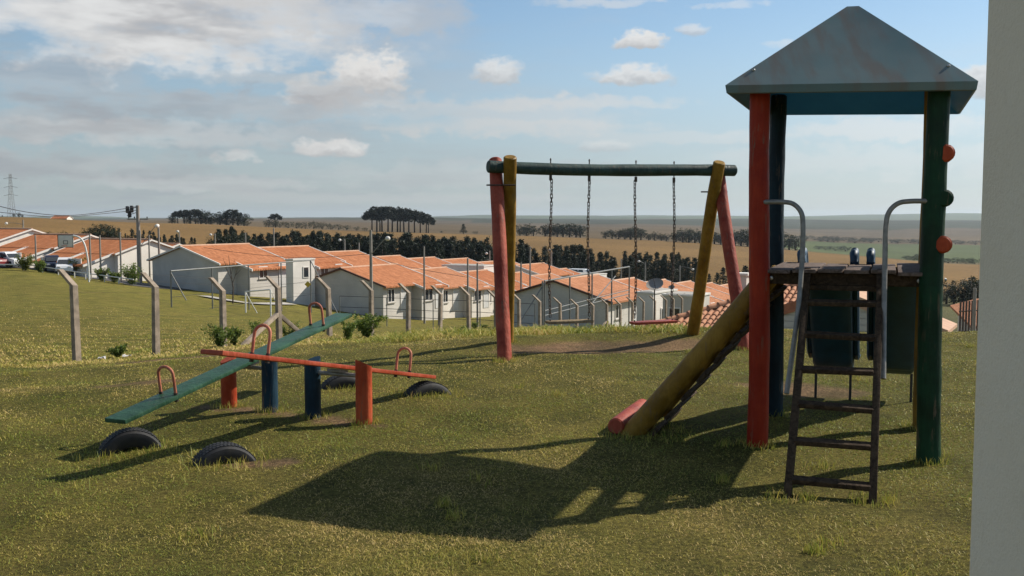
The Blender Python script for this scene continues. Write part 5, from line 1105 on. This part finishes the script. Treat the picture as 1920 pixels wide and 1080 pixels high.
weed(688, 634, .62, 'dense dark green weed clump at the sixth fence post', n=24, spread=.85, leaf=.055, dens=11); weed(650, 640, .45, 'small weed left of the dense clump', n=8, spread=.7)
for px, py, h, mt, lb in ((868, 624, .9, 'weed', 'tall leafy weed thicket left of the red swing leg'), (890, 618, 1.1, 'weed', 'tallest weed in the thicket by the red swing leg'), (908, 620, .9, 'weed', 'dark weed just left of the red swing leg'),
        (1060, 612, .5, 'weed', 'low green weeds behind the tan swing seat'), (1100, 610, .8, 'weed', 'green weed by the right chain of the tan seat swing'),
        (1150, 605, 1.3, 'weed', 'rounded green bush beside the braced corner post'), (1164, 606, 1.1, 'weed', 'green bush right of the corner post bush'), (1213, 600, 1.4, 'weed', 'tall leafy weed behind the red swing seat'), (1225, 602, 1.1, 'weed', 'weed right of the tall leafy one behind the red seat')):
    weed(px, py, h * (.5 if mt == 'drywd' else .62), lb, mt, 24, .8 if mt == 'drywd' else .65, .045 if mt == 'drywd' else .05, dens=26)
weed(1722, 632, .5, 'bare twiggy shrub in front of the pale clay roof', 'drywd', 18, .3, .02, 'twig_shrub', 'shrub', None, None, 3)
for px, D, h, lb, mt in ((30, 92, 1.5, 'yellow-green palm-like shrub in front of the parked cars', 'palm'), (58, 91, 1.0, 'round green shrub right of the palm-like shrub', 'weed'), (130, 94, 1.7, 'yellow-green young tree behind the white hatchback', 'palm'), (176, 88, 1.1, 'green shrub by the basketball pole', 'weed'), (200, 88, .9, 'dark low shrub beside the green shrub', 'weed'), (233, 87, 1.8, 'small young tree in front of the lit gable wall', 'weed')):
    weed(px, 0, h, lb, mt, 26, .6, .13, 'street_shrub', 'shrub', D, None, 14)
sq = Vector((*at(436, 540, 74).xy, 0)); sq.z = Hs(sq.x, sq.y); sp = thing('bare_sapling', 'bare leafless sapling in front of the grey-gabled house', 'tree', sq, 0, None, local=True)
obj('trunk', MB().tube([(0, 0, -.1), (.05, 0, 1.2), (-.1, 0, 2.2), (-.25, 0, 3.6)], [.06, .045, .03, .012], 7), M['bark'], sp)
for a, b in (((.0, 0, 1.5), (.5, .1, 2.9)), ((-.05, 0, 1.8), (-.6, 0, 2.9)), ((-.1, 0, 2.1), (.2, 0, 3.3)), ((.2, .05, 2.1), (.7, 0, 2.6)), ((-.3, 0, 2.3), (-.7, .1, 3.4))): obj('branch', MB().tube([a, b], [.022, .008], 5), M['bark'], sp)
# scraps lying in the grass
for px, py, s, lb in ((191, 676, .05, 'white paper scrap below the first fence posts'), (238, 672, .06, 'grey crumpled scrap beside the small weed'), (965, 625, .06, 'white scrap in the dry weeds right of the red swing leg')):
    q_ = ground(px, py); mb = MB(); vs = []
    for i in range(4):
        for j in range(4): vs.append((q_.x + (i - 1.5) * s * .8 + random.uniform(-.01, .01), q_.y + (j - 1.5) * s * .6, q_.z + .03 + random.uniform(0, .05)))
    fs = [(i * 4 + j, (i + 1) * 4 + j, (i + 1) * 4 + j + 1, i * 4 + j + 1) for i in range(3) for j in range(3)]
    obj('paper_scrap', mb.add(vs + [(a, b, c - .006) for a, b, c in vs], fs + [tuple(k + 16 for k in f[::-1]) for f in fs]), M['white'], None, False, lb, 'litter')

# ------------------------------------------------------------------ haze: one closed box of pale air round everything
hz = bpy.data.materials.new('pale_air'); hz.use_nodes = True; ht = NT(hz.node_tree); ht.n.clear()
pv = ht.new('ShaderNodeVolumePrincipled', {'Color': (.78, .90, 1.), 'Density': .65e-4, 'Anisotropy': .25}); ho = ht.new('ShaderNodeOutputMaterial'); ht.l.new(pv.outputs[0], ho.inputs['Volume'])
hb = obj('haze', MB().box((0, 0, 0), (26200, 26200, 160)), hz, None, False, 'pale blue haze filling the air over fields and hills', 'haze', None, 'stuff')
hb.location = (0, 0, 0)
